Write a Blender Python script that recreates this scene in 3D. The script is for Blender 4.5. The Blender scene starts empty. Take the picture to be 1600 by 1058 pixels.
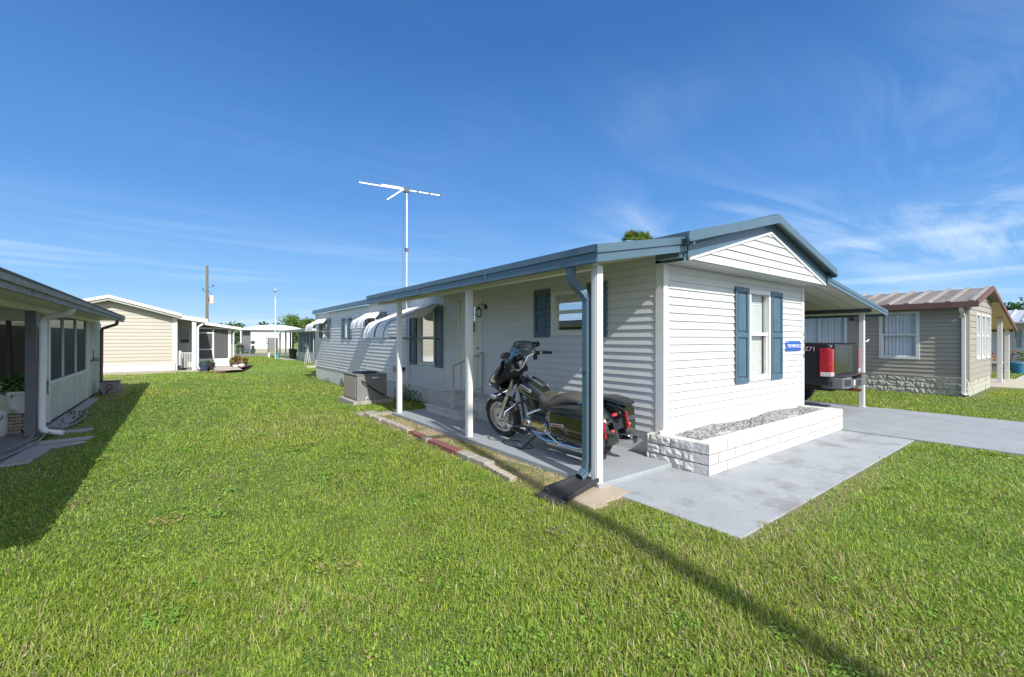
import bpy, bmesh, math, random
import numpy as np
from mathutils import Vector, Matrix, noise
R=math.radians; PI=math.pi
random.seed(7); rng=np.random.default_rng(7)
S=bpy.context.scene; COL=S.collection

# ---------------------------------------------------------------- camera
cam=bpy.data.objects.new('camera',bpy.data.cameras.new('camera')); COL.objects.link(cam)
cam.data.lens=36*690/1600; cam.data.sensor_width=36; cam.data.clip_start=.05; cam.data.clip_end=3000
cam.location=(0,0,1.55); cam.rotation_euler=(R(90),0,R(-36.84)); S.camera=cam
# ---------------------------------------------------------------- sun, sky, exposure
AZ=R(9.7); EL=R(38.8)                     # light travels towards +Y, a little towards +X
sun=bpy.data.objects.new('sun',bpy.data.lights.new('sun','SUN')); COL.objects.link(sun)
sun.data.energy=4.35; sun.data.angle=R(.53); sun.data.color=(1,.965,.9)
d=Vector((math.sin(AZ)*math.cos(EL),math.cos(AZ)*math.cos(EL),-math.sin(EL)))
sun.rotation_euler=d.to_track_quat('-Z','Y').to_euler()
S.view_settings.view_transform='Standard'; S.view_settings.look='None'; S.view_settings.gamma=1
S.view_settings.exposure=.42
S.render.resolution_x=1024; S.render.resolution_y=677
w=bpy.data.worlds.new('World'); S.world=w; w.use_nodes=True
def build_world():
    N=w.node_tree.nodes; L=w.node_tree.links; N.clear()
    def n(t,**k):
        x=N.new(t)
        for a,b in k.items(): setattr(x,a,b)
        return x
    def math_(op,a,b=None,clamp=False):
        m=n('ShaderNodeMath',operation=op); m.use_clamp=clamp
        for i,v in enumerate((a,b)):
            if v is None: continue
            if isinstance(v,(int,float)): m.inputs[i].default_value=v
            else: L.new(v,m.inputs[i])
        return m.outputs[0]
    sky=n('ShaderNodeTexSky',sky_type='NISHITA'); sky.sun_disc=False
    sky.sun_elevation=EL; sky.sun_rotation=PI+AZ; sky.air_density=1.0; sky.dust_density=.35; sky.ozone_density=2.2
    hs=n('ShaderNodeHueSaturation'); hs.inputs['Saturation'].default_value=1.13; hs.inputs['Value'].default_value=1.0
    L.new(sky.outputs[0],hs.inputs['Color'])
    tc=n('ShaderNodeTexCoord'); sp=n('ShaderNodeSeparateXYZ'); L.new(tc.outputs['Generated'],sp.inputs[0])
    X,Y,Z=sp.outputs
    rp=n('ShaderNodeValToRGB'); L.new(math_('MAXIMUM',Z,0.0),rp.inputs[0]); cr=rp.color_ramp
    for i,(p_,c_) in enumerate(((0,(3.4,5.4,7.6)),(.09,(1.9,4.0,7.0)),(.28,(.80,2.35,5.6)),(.55,(.34,1.30,3.7)),(1,(.2,.85,2.7)))):
        e=cr.elements[i] if i<2 else cr.elements.new(p_)
        e.position=p_; e.color=(*[q*.1 for q in c_],1)
    sc=n('ShaderNodeVectorMath',operation='SCALE'); L.new(rp.outputs[0],sc.inputs[0]); sc.inputs[3].default_value=10
    ms=n('ShaderNodeMix',data_type='RGBA'); ms.inputs[0].default_value=.9; L.new(hs.outputs[0],ms.inputs[6]); L.new(sc.outputs[0],ms.inputs[7])
    zz=math_('ADD',math_('MAXIMUM',Z,0.0),.10)
    px=math_('DIVIDE',X,zz); py=math_('DIVIDE',Y,zz)
    cb=n('ShaderNodeCombineXYZ'); L.new(px,cb.inputs[0]); L.new(py,cb.inputs[1])
    mp=n('ShaderNodeMapping'); mp.inputs['Rotation'].default_value=(0,0,R(38)); mp.inputs['Scale'].default_value=(.55,1.5,1)
    L.new(cb.outputs[0],mp.inputs[0])
    n1=n('ShaderNodeTexNoise'); n1.inputs['Scale'].default_value=1.15; n1.inputs['Detail'].default_value=9; n1.inputs['Roughness'].default_value=.62; n1.inputs['Distortion'].default_value=.9
    L.new(mp.outputs[0],n1.inputs[0])
    n2=n('ShaderNodeTexNoise'); n2.inputs['Scale'].default_value=.42; n2.inputs['Detail'].default_value=3
    L.new(cb.outputs[0],n2.inputs[0])
    r1=n('ShaderNodeMapRange'); r1.inputs[1].default_value=.44; r1.inputs[2].default_value=.80; L.new(n1.outputs[0],r1.inputs[0])
    r2=n('ShaderNodeMapRange'); r2.inputs[1].default_value=.38; r2.inputs[2].default_value=.62; L.new(n2.outputs[0],r2.inputs[0])
    # more cloud towards the east (+X)
    r3=n('ShaderNodeMapRange'); r3.inputs[1].default_value=.66; r3.inputs[2].default_value=.95; r3.inputs[3].default_value=.08; r3.inputs[4].default_value=1.0
    L.new(X,r3.inputs[0])
    c=math_('MULTIPLY',math_('MULTIPLY',r1.outputs[0],r2.outputs[0]),r3.outputs[0],True)
    # thin low streaks all along the horizon
    mp2=n('ShaderNodeMapping'); mp2.inputs['Scale'].default_value=(1.6,1.6,34); L.new(tc.outputs['Generated'],mp2.inputs[0])
    n3=n('ShaderNodeTexNoise'); n3.inputs['Scale'].default_value=1.5; n3.inputs['Detail'].default_value=6; L.new(mp2.outputs[0],n3.inputs[0])
    r4=n('ShaderNodeMapRange'); r4.inputs[1].default_value=.50; r4.inputs[2].default_value=.80; L.new(n3.outputs[0],r4.inputs[0])
    r5=n('ShaderNodeMapRange'); r5.interpolation_type='SMOOTHSTEP'; r5.inputs[1].default_value=.26; r5.inputs[2].default_value=.06; r5.inputs[3].default_value=0; r5.inputs[4].default_value=.55; L.new(Z,r5.inputs[0])
    c=math_('ADD',c,math_('MULTIPLY',r4.outputs[0],r5.outputs[0]),True)
    c=math_('MULTIPLY',c,.8)
    mx=n('ShaderNodeMix',data_type='RGBA'); L.new(c,mx.inputs[0]); L.new(ms.outputs[2],mx.inputs[6]); mx.inputs[7].default_value=(7.6,8.3,9.2,1)
    # extra sky glow on the sun's side (behind the camera), added to lift shade
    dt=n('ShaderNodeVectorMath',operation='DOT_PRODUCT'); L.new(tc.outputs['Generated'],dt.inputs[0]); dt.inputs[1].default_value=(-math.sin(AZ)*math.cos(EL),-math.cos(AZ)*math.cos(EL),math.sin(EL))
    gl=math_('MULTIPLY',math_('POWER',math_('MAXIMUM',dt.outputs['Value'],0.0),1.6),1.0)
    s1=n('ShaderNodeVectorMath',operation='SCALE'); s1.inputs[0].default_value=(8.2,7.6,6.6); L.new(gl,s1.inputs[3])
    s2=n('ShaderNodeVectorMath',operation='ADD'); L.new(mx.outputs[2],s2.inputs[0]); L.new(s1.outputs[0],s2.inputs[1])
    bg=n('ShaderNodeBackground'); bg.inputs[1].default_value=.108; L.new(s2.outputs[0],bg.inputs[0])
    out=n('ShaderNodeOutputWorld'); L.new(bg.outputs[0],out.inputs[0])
build_world()

# ---------------------------------------------------------------- materials
MATS={}
def mat(name,col,rough=.6,metal=0,col2=None,scale=6,var=.5,bump=0,bscale=None,coat=0,spec=.5,stretch=(1,1,1),alpha=1,emit=None,dirt=None,crack=None):
    if name in MATS: return MATS[name]
    m=bpy.data.materials.new(name); m.use_nodes=True; MATS[name]=m
    N=m.node_tree.nodes; L=m.node_tree.links; b=N['Principled BSDF']
    b.inputs['Roughness'].default_value=rough; b.inputs['Metallic'].default_value=metal
    b.inputs['Coat Weight'].default_value=coat; b.inputs['Coat Roughness'].default_value=.04; b.inputs['Specular IOR Level'].default_value=spec
    tc=N.new('ShaderNodeTexCoord'); mp=N.new('ShaderNodeMapping'); mp.inputs['Scale'].default_value=stretch; L.new(tc.outputs['Object'],mp.inputs[0])
    if col2 is None: col2=tuple(c*.82 for c in col)
    nz=N.new('ShaderNodeTexNoise'); nz.inputs['Scale'].default_value=scale; nz.inputs['Detail'].default_value=7; nz.inputs['Roughness'].default_value=.65
    L.new(mp.outputs[0],nz.inputs[0])
    r=N.new('ShaderNodeMapRange'); r.inputs[1].default_value=.5-var*.5; r.inputs[2].default_value=.5+var*.5; L.new(nz.outputs[0],r.inputs[0])
    mx=N.new('ShaderNodeMix'); mx.data_type='RGBA'; L.new(r.outputs[0],mx.inputs[0]); mx.inputs[6].default_value=(*col,1); mx.inputs[7].default_value=(*col2,1)
    last=mx.outputs[2]
    if dirt:      # blotches of dirt with a shape of their own: colour, scale, threshold
        dc,ds,dt=dirt
        dn=N.new('ShaderNodeTexNoise'); dn.inputs['Scale'].default_value=ds; dn.inputs['Detail'].default_value=10; dn.inputs['Roughness'].default_value=.7
        L.new(mp.outputs[0],dn.inputs[0])
        dr=N.new('ShaderNodeMapRange'); dr.inputs[1].default_value=dt; dr.inputs[2].default_value=dt+.13; L.new(dn.outputs[0],dr.inputs[0])
        dm=N.new('ShaderNodeMix'); dm.data_type='RGBA'; L.new(dr.outputs[0],dm.inputs[0]); L.new(last,dm.inputs[6]); dm.inputs[7].default_value=(*dc,1); last=dm.outputs[2]
    if crack:
        cv=N.new('ShaderNodeTexVoronoi'); cv.feature='DISTANCE_TO_EDGE'; cv.inputs['Scale'].default_value=crack
        wn=N.new('ShaderNodeTexNoise'); wn.inputs['Scale'].default_value=4; wn.inputs['Detail'].default_value=8; L.new(tc.outputs['Object'],wn.inputs[0])
        wm=N.new('ShaderNodeMix'); wm.data_type='RGBA'; wm.inputs[0].default_value=.12; L.new(tc.outputs['Object'],wm.inputs[6]); L.new(wn.outputs['Color'],wm.inputs[7]); L.new(wm.outputs[2],cv.inputs[0])
        cr_=N.new('ShaderNodeMapRange'); cr_.inputs[1].default_value=.0; cr_.inputs[2].default_value=.0045; cr_.inputs[3].default_value=.75; cr_.inputs[4].default_value=0; L.new(cv.outputs[0],cr_.inputs[0])
        cm=N.new('ShaderNodeMix'); cm.data_type='RGBA'; L.new(cr_.outputs[0],cm.inputs[0]); L.new(last,cm.inputs[6]); cm.inputs[7].default_value=(.07,.065,.055,1); last=cm.outputs[2]
    L.new(last,b.inputs['Base Color'])
    if bump:
        bn=N.new('ShaderNodeTexNoise'); bn.inputs['Scale'].default_value=bscale or scale*4; bn.inputs['Detail'].default_value=6
        L.new(mp.outputs[0],bn.inputs[0]); bb=N.new('ShaderNodeBump'); bb.inputs['Strength'].default_value=bump; bb.inputs['Distance'].default_value=.02
        L.new(bn.outputs[0],bb.inputs['Height']); L.new(bb.outputs[0],b.inputs['Normal'])
    if alpha<1: b.inputs['Alpha'].default_value=alpha
    if emit: b.inputs['Emission Color'].default_value=(*emit[0],1); b.inputs['Emission Strength'].default_value=emit[1]
    return m
def glass(name,tint=(.9,.93,.92),ior=1.5,trans=1.0):
    if name in MATS: return MATS[name]
    m=bpy.data.materials.new(name); m.use_nodes=True; MATS[name]=m
    N=m.node_tree.nodes; L=m.node_tree.links; N.clear()
    o=N.new('ShaderNodeOutputMaterial'); mx=N.new('ShaderNodeMixShader'); t=N.new('ShaderNodeBsdfTransparent'); g=N.new('ShaderNodeBsdfGlossy'); f=N.new('ShaderNodeFresnel')
    f.inputs[0].default_value=ior; t.inputs[0].default_value=(*[c*trans for c in tint],1); g.inputs['Roughness'].default_value=.01; g.inputs[0].default_value=(.95,.97,1,1)
    ad=N.new('ShaderNodeMath'); ad.operation='MULTIPLY_ADD'; ad.inputs[1].default_value=.6; ad.inputs[2].default_value=.02; L.new(f.outputs[0],ad.inputs[0])
    L.new(ad.outputs[0],mx.inputs[0]); L.new(t.outputs[0],mx.inputs[1]); L.new(g.outputs[0],mx.inputs[2]); L.new(mx.outputs[0],o.inputs[0])
    return m
def screen_mat(name,col,a):
    if name in MATS: return MATS[name]
    m=bpy.data.materials.new(name); m.use_nodes=True; MATS[name]=m
    N=m.node_tree.nodes; L=m.node_tree.links; N.clear()
    o=N.new('ShaderNodeOutputMaterial'); mx=N.new('ShaderNodeMixShader'); t=N.new('ShaderNodeBsdfTransparent'); g=N.new('ShaderNodeBsdfDiffuse')
    g.inputs[0].default_value=(*col,1); mx.inputs[0].default_value=a
    L.new(t.outputs[0],mx.inputs[1]); L.new(g.outputs[0],mx.inputs[2]); L.new(mx.outputs[0],o.inputs[0])
    return m
WHT=mat('white_vinyl',(.60,.605,.60),.42,col2=(.55,.555,.55),scale=1.6,var=.5,dirt=((.47,.46,.41),2.3,.62),stretch=(1,1,2.5))
TRIM=mat('white_trim',(.68,.68,.67),.45,col2=(.60,.60,.58),scale=4)
BLUE=mat('slate_blue_metal',(.062,.118,.160),.42,col2=(.085,.14,.18),scale=3,dirt=((.13,.17,.19),5,.60),coat=.2)
SHUT=mat('shutter_blue',(.052,.098,.140),.45,col2=(.08,.14,.19),scale=4)
SOFF=mat('soffit_cream',(.72,.70,.62),.5,col2=(.66,.64,.56),scale=2)
SKIRT=mat('skirt_white',(.62,.62,.60),.55,col2=(.54,.54,.52),scale=2,dirt=((.42,.40,.34),3,.62),stretch=(1,1,.5))
CONC=mat('painted_concrete',(.33,.355,.37),.75,col2=(.26,.285,.30),scale=2.2,var=.6,bump=.25,bscale=60,dirt=((.24,.25,.26),1.7,.62))
CONC2=mat('walk_concrete',(.36,.385,.40),.8,col2=(.285,.305,.32),scale=2.6,var=.5,bump=.35,bscale=90,dirt=((.23,.235,.23),1.9,.52))
OLDC=mat('old_concrete',(.42,.38,.31),.9,col2=(.27,.25,.21),scale=9,bump=.5,bscale=40)
PALEB=mat('pale_block',(.50,.44,.34),.9,col2=(.30,.27,.22),scale=14,bump=.7,bscale=50,dirt=((.15,.13,.09),11,.54))
REDB=mat('red_block',(.25,.095,.08),.88,col2=(.16,.065,.055),scale=14,bump=.7,bscale=50,dirt=((.24,.19,.15),9,.55))
BRKW=mat('white_painted_brick',(.62,.615,.595),.75,col2=(.50,.49,.465),scale=7,bump=.6,bscale=22,dirt=((.5,.47,.42),9,.66))
BLK=mat('black_plastic',(.025,.025,.028),.5,col2=(.04,.04,.042),scale=8,bump=.1)
DKM=mat('dark_metal',(.06,.065,.07),.45,.6)
CHR=mat('chrome',(.80,.81,.83),.09,1,col2=(.70,.71,.73))
STEEL=mat('steel',(.55,.56,.57),.32,1,col2=(.45,.46,.47))
GALV=mat('galvanised',(.42,.43,.43),.5,.6,col2=(.33,.34,.34),scale=9)
ACM=mat('unit_metal',(.24,.235,.225),.6,.1,col2=(.19,.185,.175),scale=3,dirt=((.2,.19,.17),4,.62))
GLS=glass('window_glass'); GLD=glass('dark_glass',(.25,.28,.30))
BLIND=mat('blind_white',(.74,.74,.72),.6); CURT=mat('curtain_white',(.80,.82,.86),.8,col2=(.70,.72,.78),scale=3)
DARK=mat('dark_interior',(.035,.036,.035),.9)
DOORM=mat('door_cream',(.66,.64,.56),.45,col2=(.61,.61,.56),scale=3)
TAN=mat('tan_vinyl',(.345,.315,.255),.5,col2=(.30,.275,.225),scale=1.5,stretch=(1,1,3))
BEIGE=mat('beige_vinyl',(.44,.405,.335),.5,col2=(.39,.36,.295),scale=1.5,stretch=(1,1,3))
MAROON=mat('maroon_metal',(.12,.052,.045),.65,col2=(.16,.085,.07),scale=3)
GREYP=mat('grey_post',(.12,.13,.15),.6,col2=(.09,.10,.115),scale=5)
PALEG=mat('pale_green_panel',(.58,.60,.51),.6,col2=(.43,.46,.38),scale=2,dirt=((.30,.31,.25),5,.62),stretch=(1,1,.35))
PVC=mat('pvc_white',(.70,.72,.76),.35,col2=(.62,.64,.68),scale=5)
WOODG=mat('weathered_fascia',(.34,.33,.29),.8,col2=(.18,.175,.155),scale=5,bump=.3,dirt=((.07,.07,.065),9,.56))
SCR=screen_mat('insect_screen',(.10,.115,.11),.80); SCRL=screen_mat('light_screen',(.16,.17,.17),.42)
RUB=mat('rubber',(.018,.018,.02),.8,col2=(.03,.03,.03),scale=20,bump=.2)
WOODP=mat('pole_wood',(.20,.17,.13),.9,col2=(.12,.10,.075),scale=10,stretch=(1,1,.15),bump=.4)
BARK=mat('bark',(.13,.10,.07),.95,col2=(.07,.055,.04),scale=9,stretch=(1,1,.3),bump=.7)

# ---------------------------------------------------------------- object helpers
def tag(o,label=None,cat=None,group=None,kind=None):
    if label: o['label']=label
    if cat: o['category']=cat
    if group: o['group']=group
    if kind: o['kind']=kind
    return o
def empty(name,loc,rot=(0,0,0),**k):
    o=bpy.data.objects.new(name,None); COL.objects.link(o); o.location=loc; o.rotation_euler=rot; o.empty_display_size=.2
    return tag(o,**k)
class MB:
    def __init__(s): s.v=[]; s.f=[]; s.m=[]
    def add(s,vs,fs,mi=0):
        b=len(s.v); s.v+= [tuple(p) for p in vs]; s.f+=[tuple(i+b for i in f) for f in fs]; s.m+=[mi]*len(fs); return s
    def box(s,x0,x1,y0,y1,z0,z1,mi=0):
        return s.add([(x,y,z) for z in (z0,z1) for x,y in ((x0,y0),(x1,y0),(x1,y1),(x0,y1))],
            [(3,2,1,0),(4,5,6,7),(0,1,5,4),(1,2,6,5),(2,3,7,6),(3,0,4,7)],mi)
    def obox(s,c,size,M,mi=0):
        hx,hy,hz=[q/2 for q in size]; c=Vector(c)
        vs=[c+M@Vector((x,y,z)) for z in(-hz,hz) for x,y in((-hx,-hy),(hx,-hy),(hx,hy),(-hx,hy))]
        return s.add(vs,[(3,2,1,0),(4,5,6,7),(0,1,5,4),(1,2,6,5),(2,3,7,6),(3,0,4,7)],mi)
    def bar(s,a,b,w,h,mi=0,upv=(0,0,1)):
        a=Vector(a);b=Vector(b);dx=(b-a);l=dx.length;dx.normalize();u=Vector(upv)
        sd=dx.cross(u)
        if sd.length<1e-4: sd=dx.cross(Vector((1,0,0)))
        sd.normalize(); u2=sd.cross(dx)
        M=Matrix((dx,sd,u2)).transposed()
        return s.obox((a+b)/2,(l,w,h),M,mi)
    def tube(s,pts,r,n=10,mi=0,cap=True):
        pts=[Vector(p) for p in pts]; rs=r if isinstance(r,(list,tuple)) else [r]*len(pts)
        vs=[];fs=[]; prev=None
        for i,p in enumerate(pts):
            t=(pts[min(i+1,len(pts)-1)]-pts[max(i-1,0)]).normalized()
            if prev is None:
                a=Vector((0,0,1)) if abs(t.z)<.9 else Vector((1,0,0)); u=t.cross(a).normalized()
            else: u=(prev-t*prev.dot(t)).normalized()
            prev=u; w2=t.cross(u)
            for k in range(n):
                a=2*PI*k/n; vs.append(p+(u*math.cos(a)+w2*math.sin(a))*rs[i])
        for i in range(len(pts)-1):
            for k in range(n):
                k2=(k+1)%n; fs.append((i*n+k,i*n+k2,(i+1)*n+k2,(i+1)*n+k))
        if cap: fs.append(tuple(range(n-1,-1,-1))); fs.append(tuple((len(pts)-1)*n+k for k in range(n)))
        return s.add(vs,fs,mi)
    def lathe(s,prof,c=(0,0,0),axis='z',n=24,mi=0,closed=False):
        vs=[];fs=[]; c=Vector(c)
        for r,h in prof:
            for k in range(n):
                a=2*PI*k/n; x,y=r*math.cos(a),r*math.sin(a)
                vs.append(c+Vector({'z':(x,y,h),'y':(x,h,y),'x':(h,x,y)}[axis]))
        m=len(prof)
        for i in range(m if closed else m-1):
            j=(i+1)%m
            for k in range(n):
                k2=(k+1)%n; fs.append((i*n+k,i*n+k2,j*n+k2,j*n+k))
        return s.add(vs,fs,mi)
    def prism(s,poly,a0,a1,axis='y',mi=0):
        n=len(poly)
        def P(p,a): return {'y':(p[0],a,p[1]),'x':(a,p[0],p[1]),'z':(p[0],p[1],a)}[axis]
        vs=[P(p,a0) for p in poly]+[P(p,a1) for p in poly]
        fs=[tuple(range(n-1,-1,-1)),tuple(range(n,2*n))]+[(i,(i+1)%n,n+(i+1)%n,n+i) for i in range(n)]
        return s.add(vs,fs,mi)
    def loft(s,secs,n=20,mi=0,cap=True):
        # secs: (cx,cy,cz, half_y, half_z, exponent, tilt about y)
        vs=[];fs=[]
        for cx,cy,cz,hy,hz,e,ti in secs:
            for k in range(n):
                a=2*PI*k/n; ca,sa=math.cos(a),math.sin(a)
                y=hy*math.copysign(abs(ca)**(2/e),ca); z=hz*math.copysign(abs(sa)**(2/e),sa)
                vs.append((cx-z*math.sin(ti),cy+y,cz+z*math.cos(ti)))
        for i in range(len(secs)-1):
            for k in range(n):
                k2=(k+1)%n; fs.append((i*n+k,i*n+k2,(i+1)*n+k2,(i+1)*n+k))
        if cap: fs.append(tuple(range(n-1,-1,-1))); fs.append(tuple((len(secs)-1)*n+k for k in range(n)))
        return s.add(vs,fs,mi)
    def grid(s,fn,nu,nv,mi=0):
        vs=[fn(i/nu,j/nv) for j in range(nv+1) for i in range(nu+1)]
        return s.add(vs,[(j*(nu+1)+i,j*(nu+1)+i+1,(j+1)*(nu+1)+i+1,(j+1)*(nu+1)+i) for j in range(nv) for i in range(nu)],mi)
    def xf(s,M,start=0):
        for i in range(start,len(s.v)): s.v[i]=tuple(M@Vector(s.v[i]))
        return s
    def build(s,name,mats,parent=None,world=True,smooth=False,bevel=0,solid=0,fix=False,sub=0,angle=40):
        me=bpy.data.meshes.new(name)
        off=Vector((0,0,0))
        if parent and world:
            p=parent
            while p: off+=p.location; p=p.parent
        me.from_pydata([tuple(Vector(v)-off) for v in s.v],[],s.f)
        if not isinstance(mats,(list,tuple)): mats=[mats]
        for m in mats: me.materials.append(m)
        if len(mats)>1: me.polygons.foreach_set('material_index',s.m)
        if fix:
            bm=bmesh.new(); bm.from_mesh(me); bmesh.ops.remove_doubles(bm,verts=bm.verts,dist=1e-5); bmesh.ops.recalc_face_normals(bm,faces=bm.faces); bm.to_mesh(me); bm.free()
        if smooth:
            me.polygons.foreach_set('use_smooth',[True]*len(me.polygons))
            try: me.set_sharp_from_angle(angle=R(angle))
            except Exception: pass
        me.update()
        o=bpy.data.objects.new(name,me); COL.objects.link(o)
        if parent: o.parent=parent
        if solid: q=o.modifiers.new('s','SOLIDIFY'); q.thickness=solid; q.offset=0
        if bevel: q=o.modifiers.new('b','BEVEL'); q.width=bevel; q.segments=2; q.limit_method='ANGLE'; q.angle_limit=R(40)
        if sub: q=o.modifiers.new('d','SUBSURF'); q.levels=sub; q.render_levels=sub
        return o
def reroot(o,loc):   # a top-level mesh gets its origin at loc
    o.data.transform(Matrix.Translation(-Vector(loc))); o.location=loc; return o
def thing(mb,name,mats,loc,label,cat,group=None,**k):
    o=mb.build(name,mats,**k); reroot(o,loc); return tag(o,label,cat,group)
class Wall:   # u along, z up, n outwards
    def __init__(s,o,u,n): s.o=Vector(o); s.u=Vector(u); s.n=Vector(n)
    def p(s,u,z,n=0): q=s.o+s.u*u+s.n*n; return (q.x,q.y,q.z+z)
    def box(s,mb,u0,u1,z0,z1,n0,n1,mi=0):
        vs=[s.p(u,z,n) for z in(z0,z1) for u,n in((u0,n0),(u1,n0),(u1,n1),(u0,n1))]
        return mb.add(vs,[(3,2,1,0),(4,5,6,7),(0,1,5,4),(1,2,6,5),(2,3,7,6),(3,0,4,7)],mi)
    def quad(s,mb,u0,u1,z0,z1,n=0,mi=0): return mb.add([s.p(u0,z0,n),s.p(u1,z0,n),s.p(u1,z1,n),s.p(u0,z1,n)],[(0,1,2,3)],mi)
def siding(W,u0,u1,z0,z1,holes=(),e=.1025,p=.0125,clip=None,mb=None):
    mb=mb or MB(); z=z0
    while z<z1-1e-4:
        zt=min(z+e,z1)
        br=sorted({z,zt}|{h for q in holes for h in q[2:4] if z+1e-4<h<zt-1e-4})
        for a,b in zip(br[:-1],br[1:]):
            mid=(a+b)/2; iv=[(u0,u1)]
            for (h0,h1,g0,g1) in holes:
                if g0<mid<g1:
                    nv=[]
                    for (s0,s1) in iv:
                        if h1<=s0 or h0>=s1: nv.append((s0,s1)); continue
                        if h0>s0: nv.append((s0,h0))
                        if h1<s1: nv.append((h1,s1))
                    iv=nv
            na=p*(1-(a-z)/e); nb=p*(1-(b-z)/e)
            for (s0,s1) in iv:
                A0,A1,B0,B1=s0,s1,s0,s1
                if clip:
                    l0,r0=clip(a); l1,r1=clip(b); A0,A1=max(A0,l0),min(A1,r0); B0,B1=max(B0,l1),min(B1,r1)
                    if A0>=A1: continue
                    if B0>B1: B0=B1=(B0+B1)/2
                mb.add([W.p(A0,a,na),W.p(A1,a,na),W.p(B1,b,nb),W.p(B0,b,nb)],[(0,1,2,3)])
                if abs(a-z)<1e-5: mb.add([W.p(A0,a,0),W.p(A1,a,0),W.p(A1,a,na),W.p(A0,a,na)],[(0,1,2,3)])
        li=int(round((z-z0)/e)); su=u0+((li*1.531)%3.3)+.35
        if not clip and li%2==0 and su<u1-.1 and not any(h0-.02<su<h1+.02 and g0<z+e and g1>z for h0,h1,g0,g1 in holes):
            mb.bar(W.p(su,z+.002,p+.0005),W.p(su,zt-.002,p*(1-(zt-z)/e)+.0005),.0035,.0035,upv=tuple(W.n))
        z=zt
    return mb
def window(W,parent,u0,u1,z0,z1,fill='blind',fw=.055,fm=None,name='window',glassm=None,mull=(),rail=True,sill=True,depth=.035,world=True):
    fm=fm or TRIM; f=MB()
    W.box(f,u0,u1,z1-fw,z1,-.06,depth); W.box(f,u0,u1,z0,z0+fw,-.06,depth)
    W.box(f,u0,u0+fw,z0+fw,z1-fw,-.06,depth); W.box(f,u1-fw,u1,z0+fw,z1-fw,-.06,depth)
    fo=f.build(name,fm,parent,bevel=.003)
    zm=(z0+z1)/2+.02
    s=MB()
    if rail: W.box(s,u0+fw,u1-fw,zm-.025,zm+.025,-.045,.012); 
    t=.03
    a,b,c,d_=u0+fw,u1-fw,z0+fw,z1-fw
    zt=zm-.025 if rail else d_
    W.box(s,a,a+t,c,zt,-.04,.0); W.box(s,b-t,b,c,zt,-.04,.0); W.box(s,a+t,b-t,c,c+t,-.04,.0)
    for m in mull: W.box(s,m-.02,m+.02,c,d_,-.045,.014)
    s.build('sash',fm,fo)
    g=MB(); W.quad(g,a,b,c,d_,-.03); g.build('pane',glassm or GLS,fo)
    bk=MB(); W.box(bk,u0,u1,z0,z1,-.5,-.49); 
    for (p0,p1) in((u0,u0+.005),(u1-.005,u1)): W.box(bk,p0,p1,z0,z1,-.49,-.06)
    W.box(bk,u0,u1,z0-.005,z0,-.49,-.06); W.box(bk,u0,u1,z1,z1+.005,-.49,-.06)
    bk.build('interior',DARK,fo)
    if fill=='blind':
        m=MB(); z=c
        while z<d_:
            m.add([W.p(a,z,-.075),W.p(b,z,-.075),W.p(b,z+.042,-.088),W.p(a,z+.042,-.088)],[(0,1,2,3)]); z+=.036
        m.build('blind',BLIND,fo)
    elif fill in('curtain','halfcurtain'):
        m=MB(); dd=c if fill=='curtain' else zm-.1
        k=max(4,int((b-a)*60))
        m.grid(lambda q,r:W.p(a+(b-a)*q,dd+(d_-dd)*r,-.10+.022*math.sin(q*(b-a)*75)+.008*math.sin(q*(b-a)*190)),k,1)
        m.build('curtain',CURT,fo,smooth=True)
    return fo
def shutter(W,parent,u0,u1,z0,z1,m=None,name='shutter'):
    s=MB(); n0,n1=.012,.034
    W.box(s,u0,u1,z0,z1,.0,n0+.006); st=.055; zm=z0+(z1-z0)*.5
    for a,b in((u0,u0+st),(u1-st,u1)): W.box(s,a,b,z0,z1,n0+.006,n1+.006)
    for a,b in((z0,z0+.075),(zm-.035,zm+.035),(z1-.075,z1)): W.box(s,u0+st,u1-st,a,b,n0+.006,n1+.006)
    for a,b in((z0+.105,zm-.065),(zm+.065,z1-.105)): W.box(s,u0+st+.03,u1-st-.03,a,b,n0+.006,n1)
    return s.build(name,m or SHUT,parent,bevel=.006)
def copy_tree(o,parent=None):
    c=o.copy(); COL.objects.link(c); c.parent=parent
    for ch in list(o.children): copy_tree(ch,c)
    return c
def text_mesh(body,size,M,name,m,parent,extr=.002,world=True):
    cu=bpy.data.curves.new('t','FONT'); cu.body=body; cu.size=size; cu.extrude=extr; cu.align_x='CENTER'; cu.align_y='CENTER'
    t=bpy.data.objects.new('t',cu); COL.objects.link(t); bpy.context.view_layer.update()
    me=bpy.data.meshes.new_from_object(t.evaluated_get(bpy.context.evaluated_depsgraph_get())); bpy.data.objects.remove(t)
    off=Vector((0,0,0)); p=parent
    while p and world: off+=p.location; p=p.parent
    me.transform(Matrix.Translation(-off)@M); me.materials.clear(); me.materials.append(m)
    o=bpy.data.objects.new(name,me); COL.objects.link(o); o.parent=parent; return o
def sm(x,a,b):
    t=np.clip((x-a)/(b-a),0,1); return t*t*(3-2*t)
def gz(x,y):
    x=np.asarray(x,float); y=np.asarray(y,float)
    return -.21*sm(y,8.8,14)*sm(x,.5,4.2)*(1-sm(y,22.5,34)) + .014*np.sin(x*1.3+y*.7)*np.sin(y*.45)*(1-sm(x,1.6,2.8))*sm(x,-1.4,-.6)
def G(x,y): return float(gz(x,y))

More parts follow.
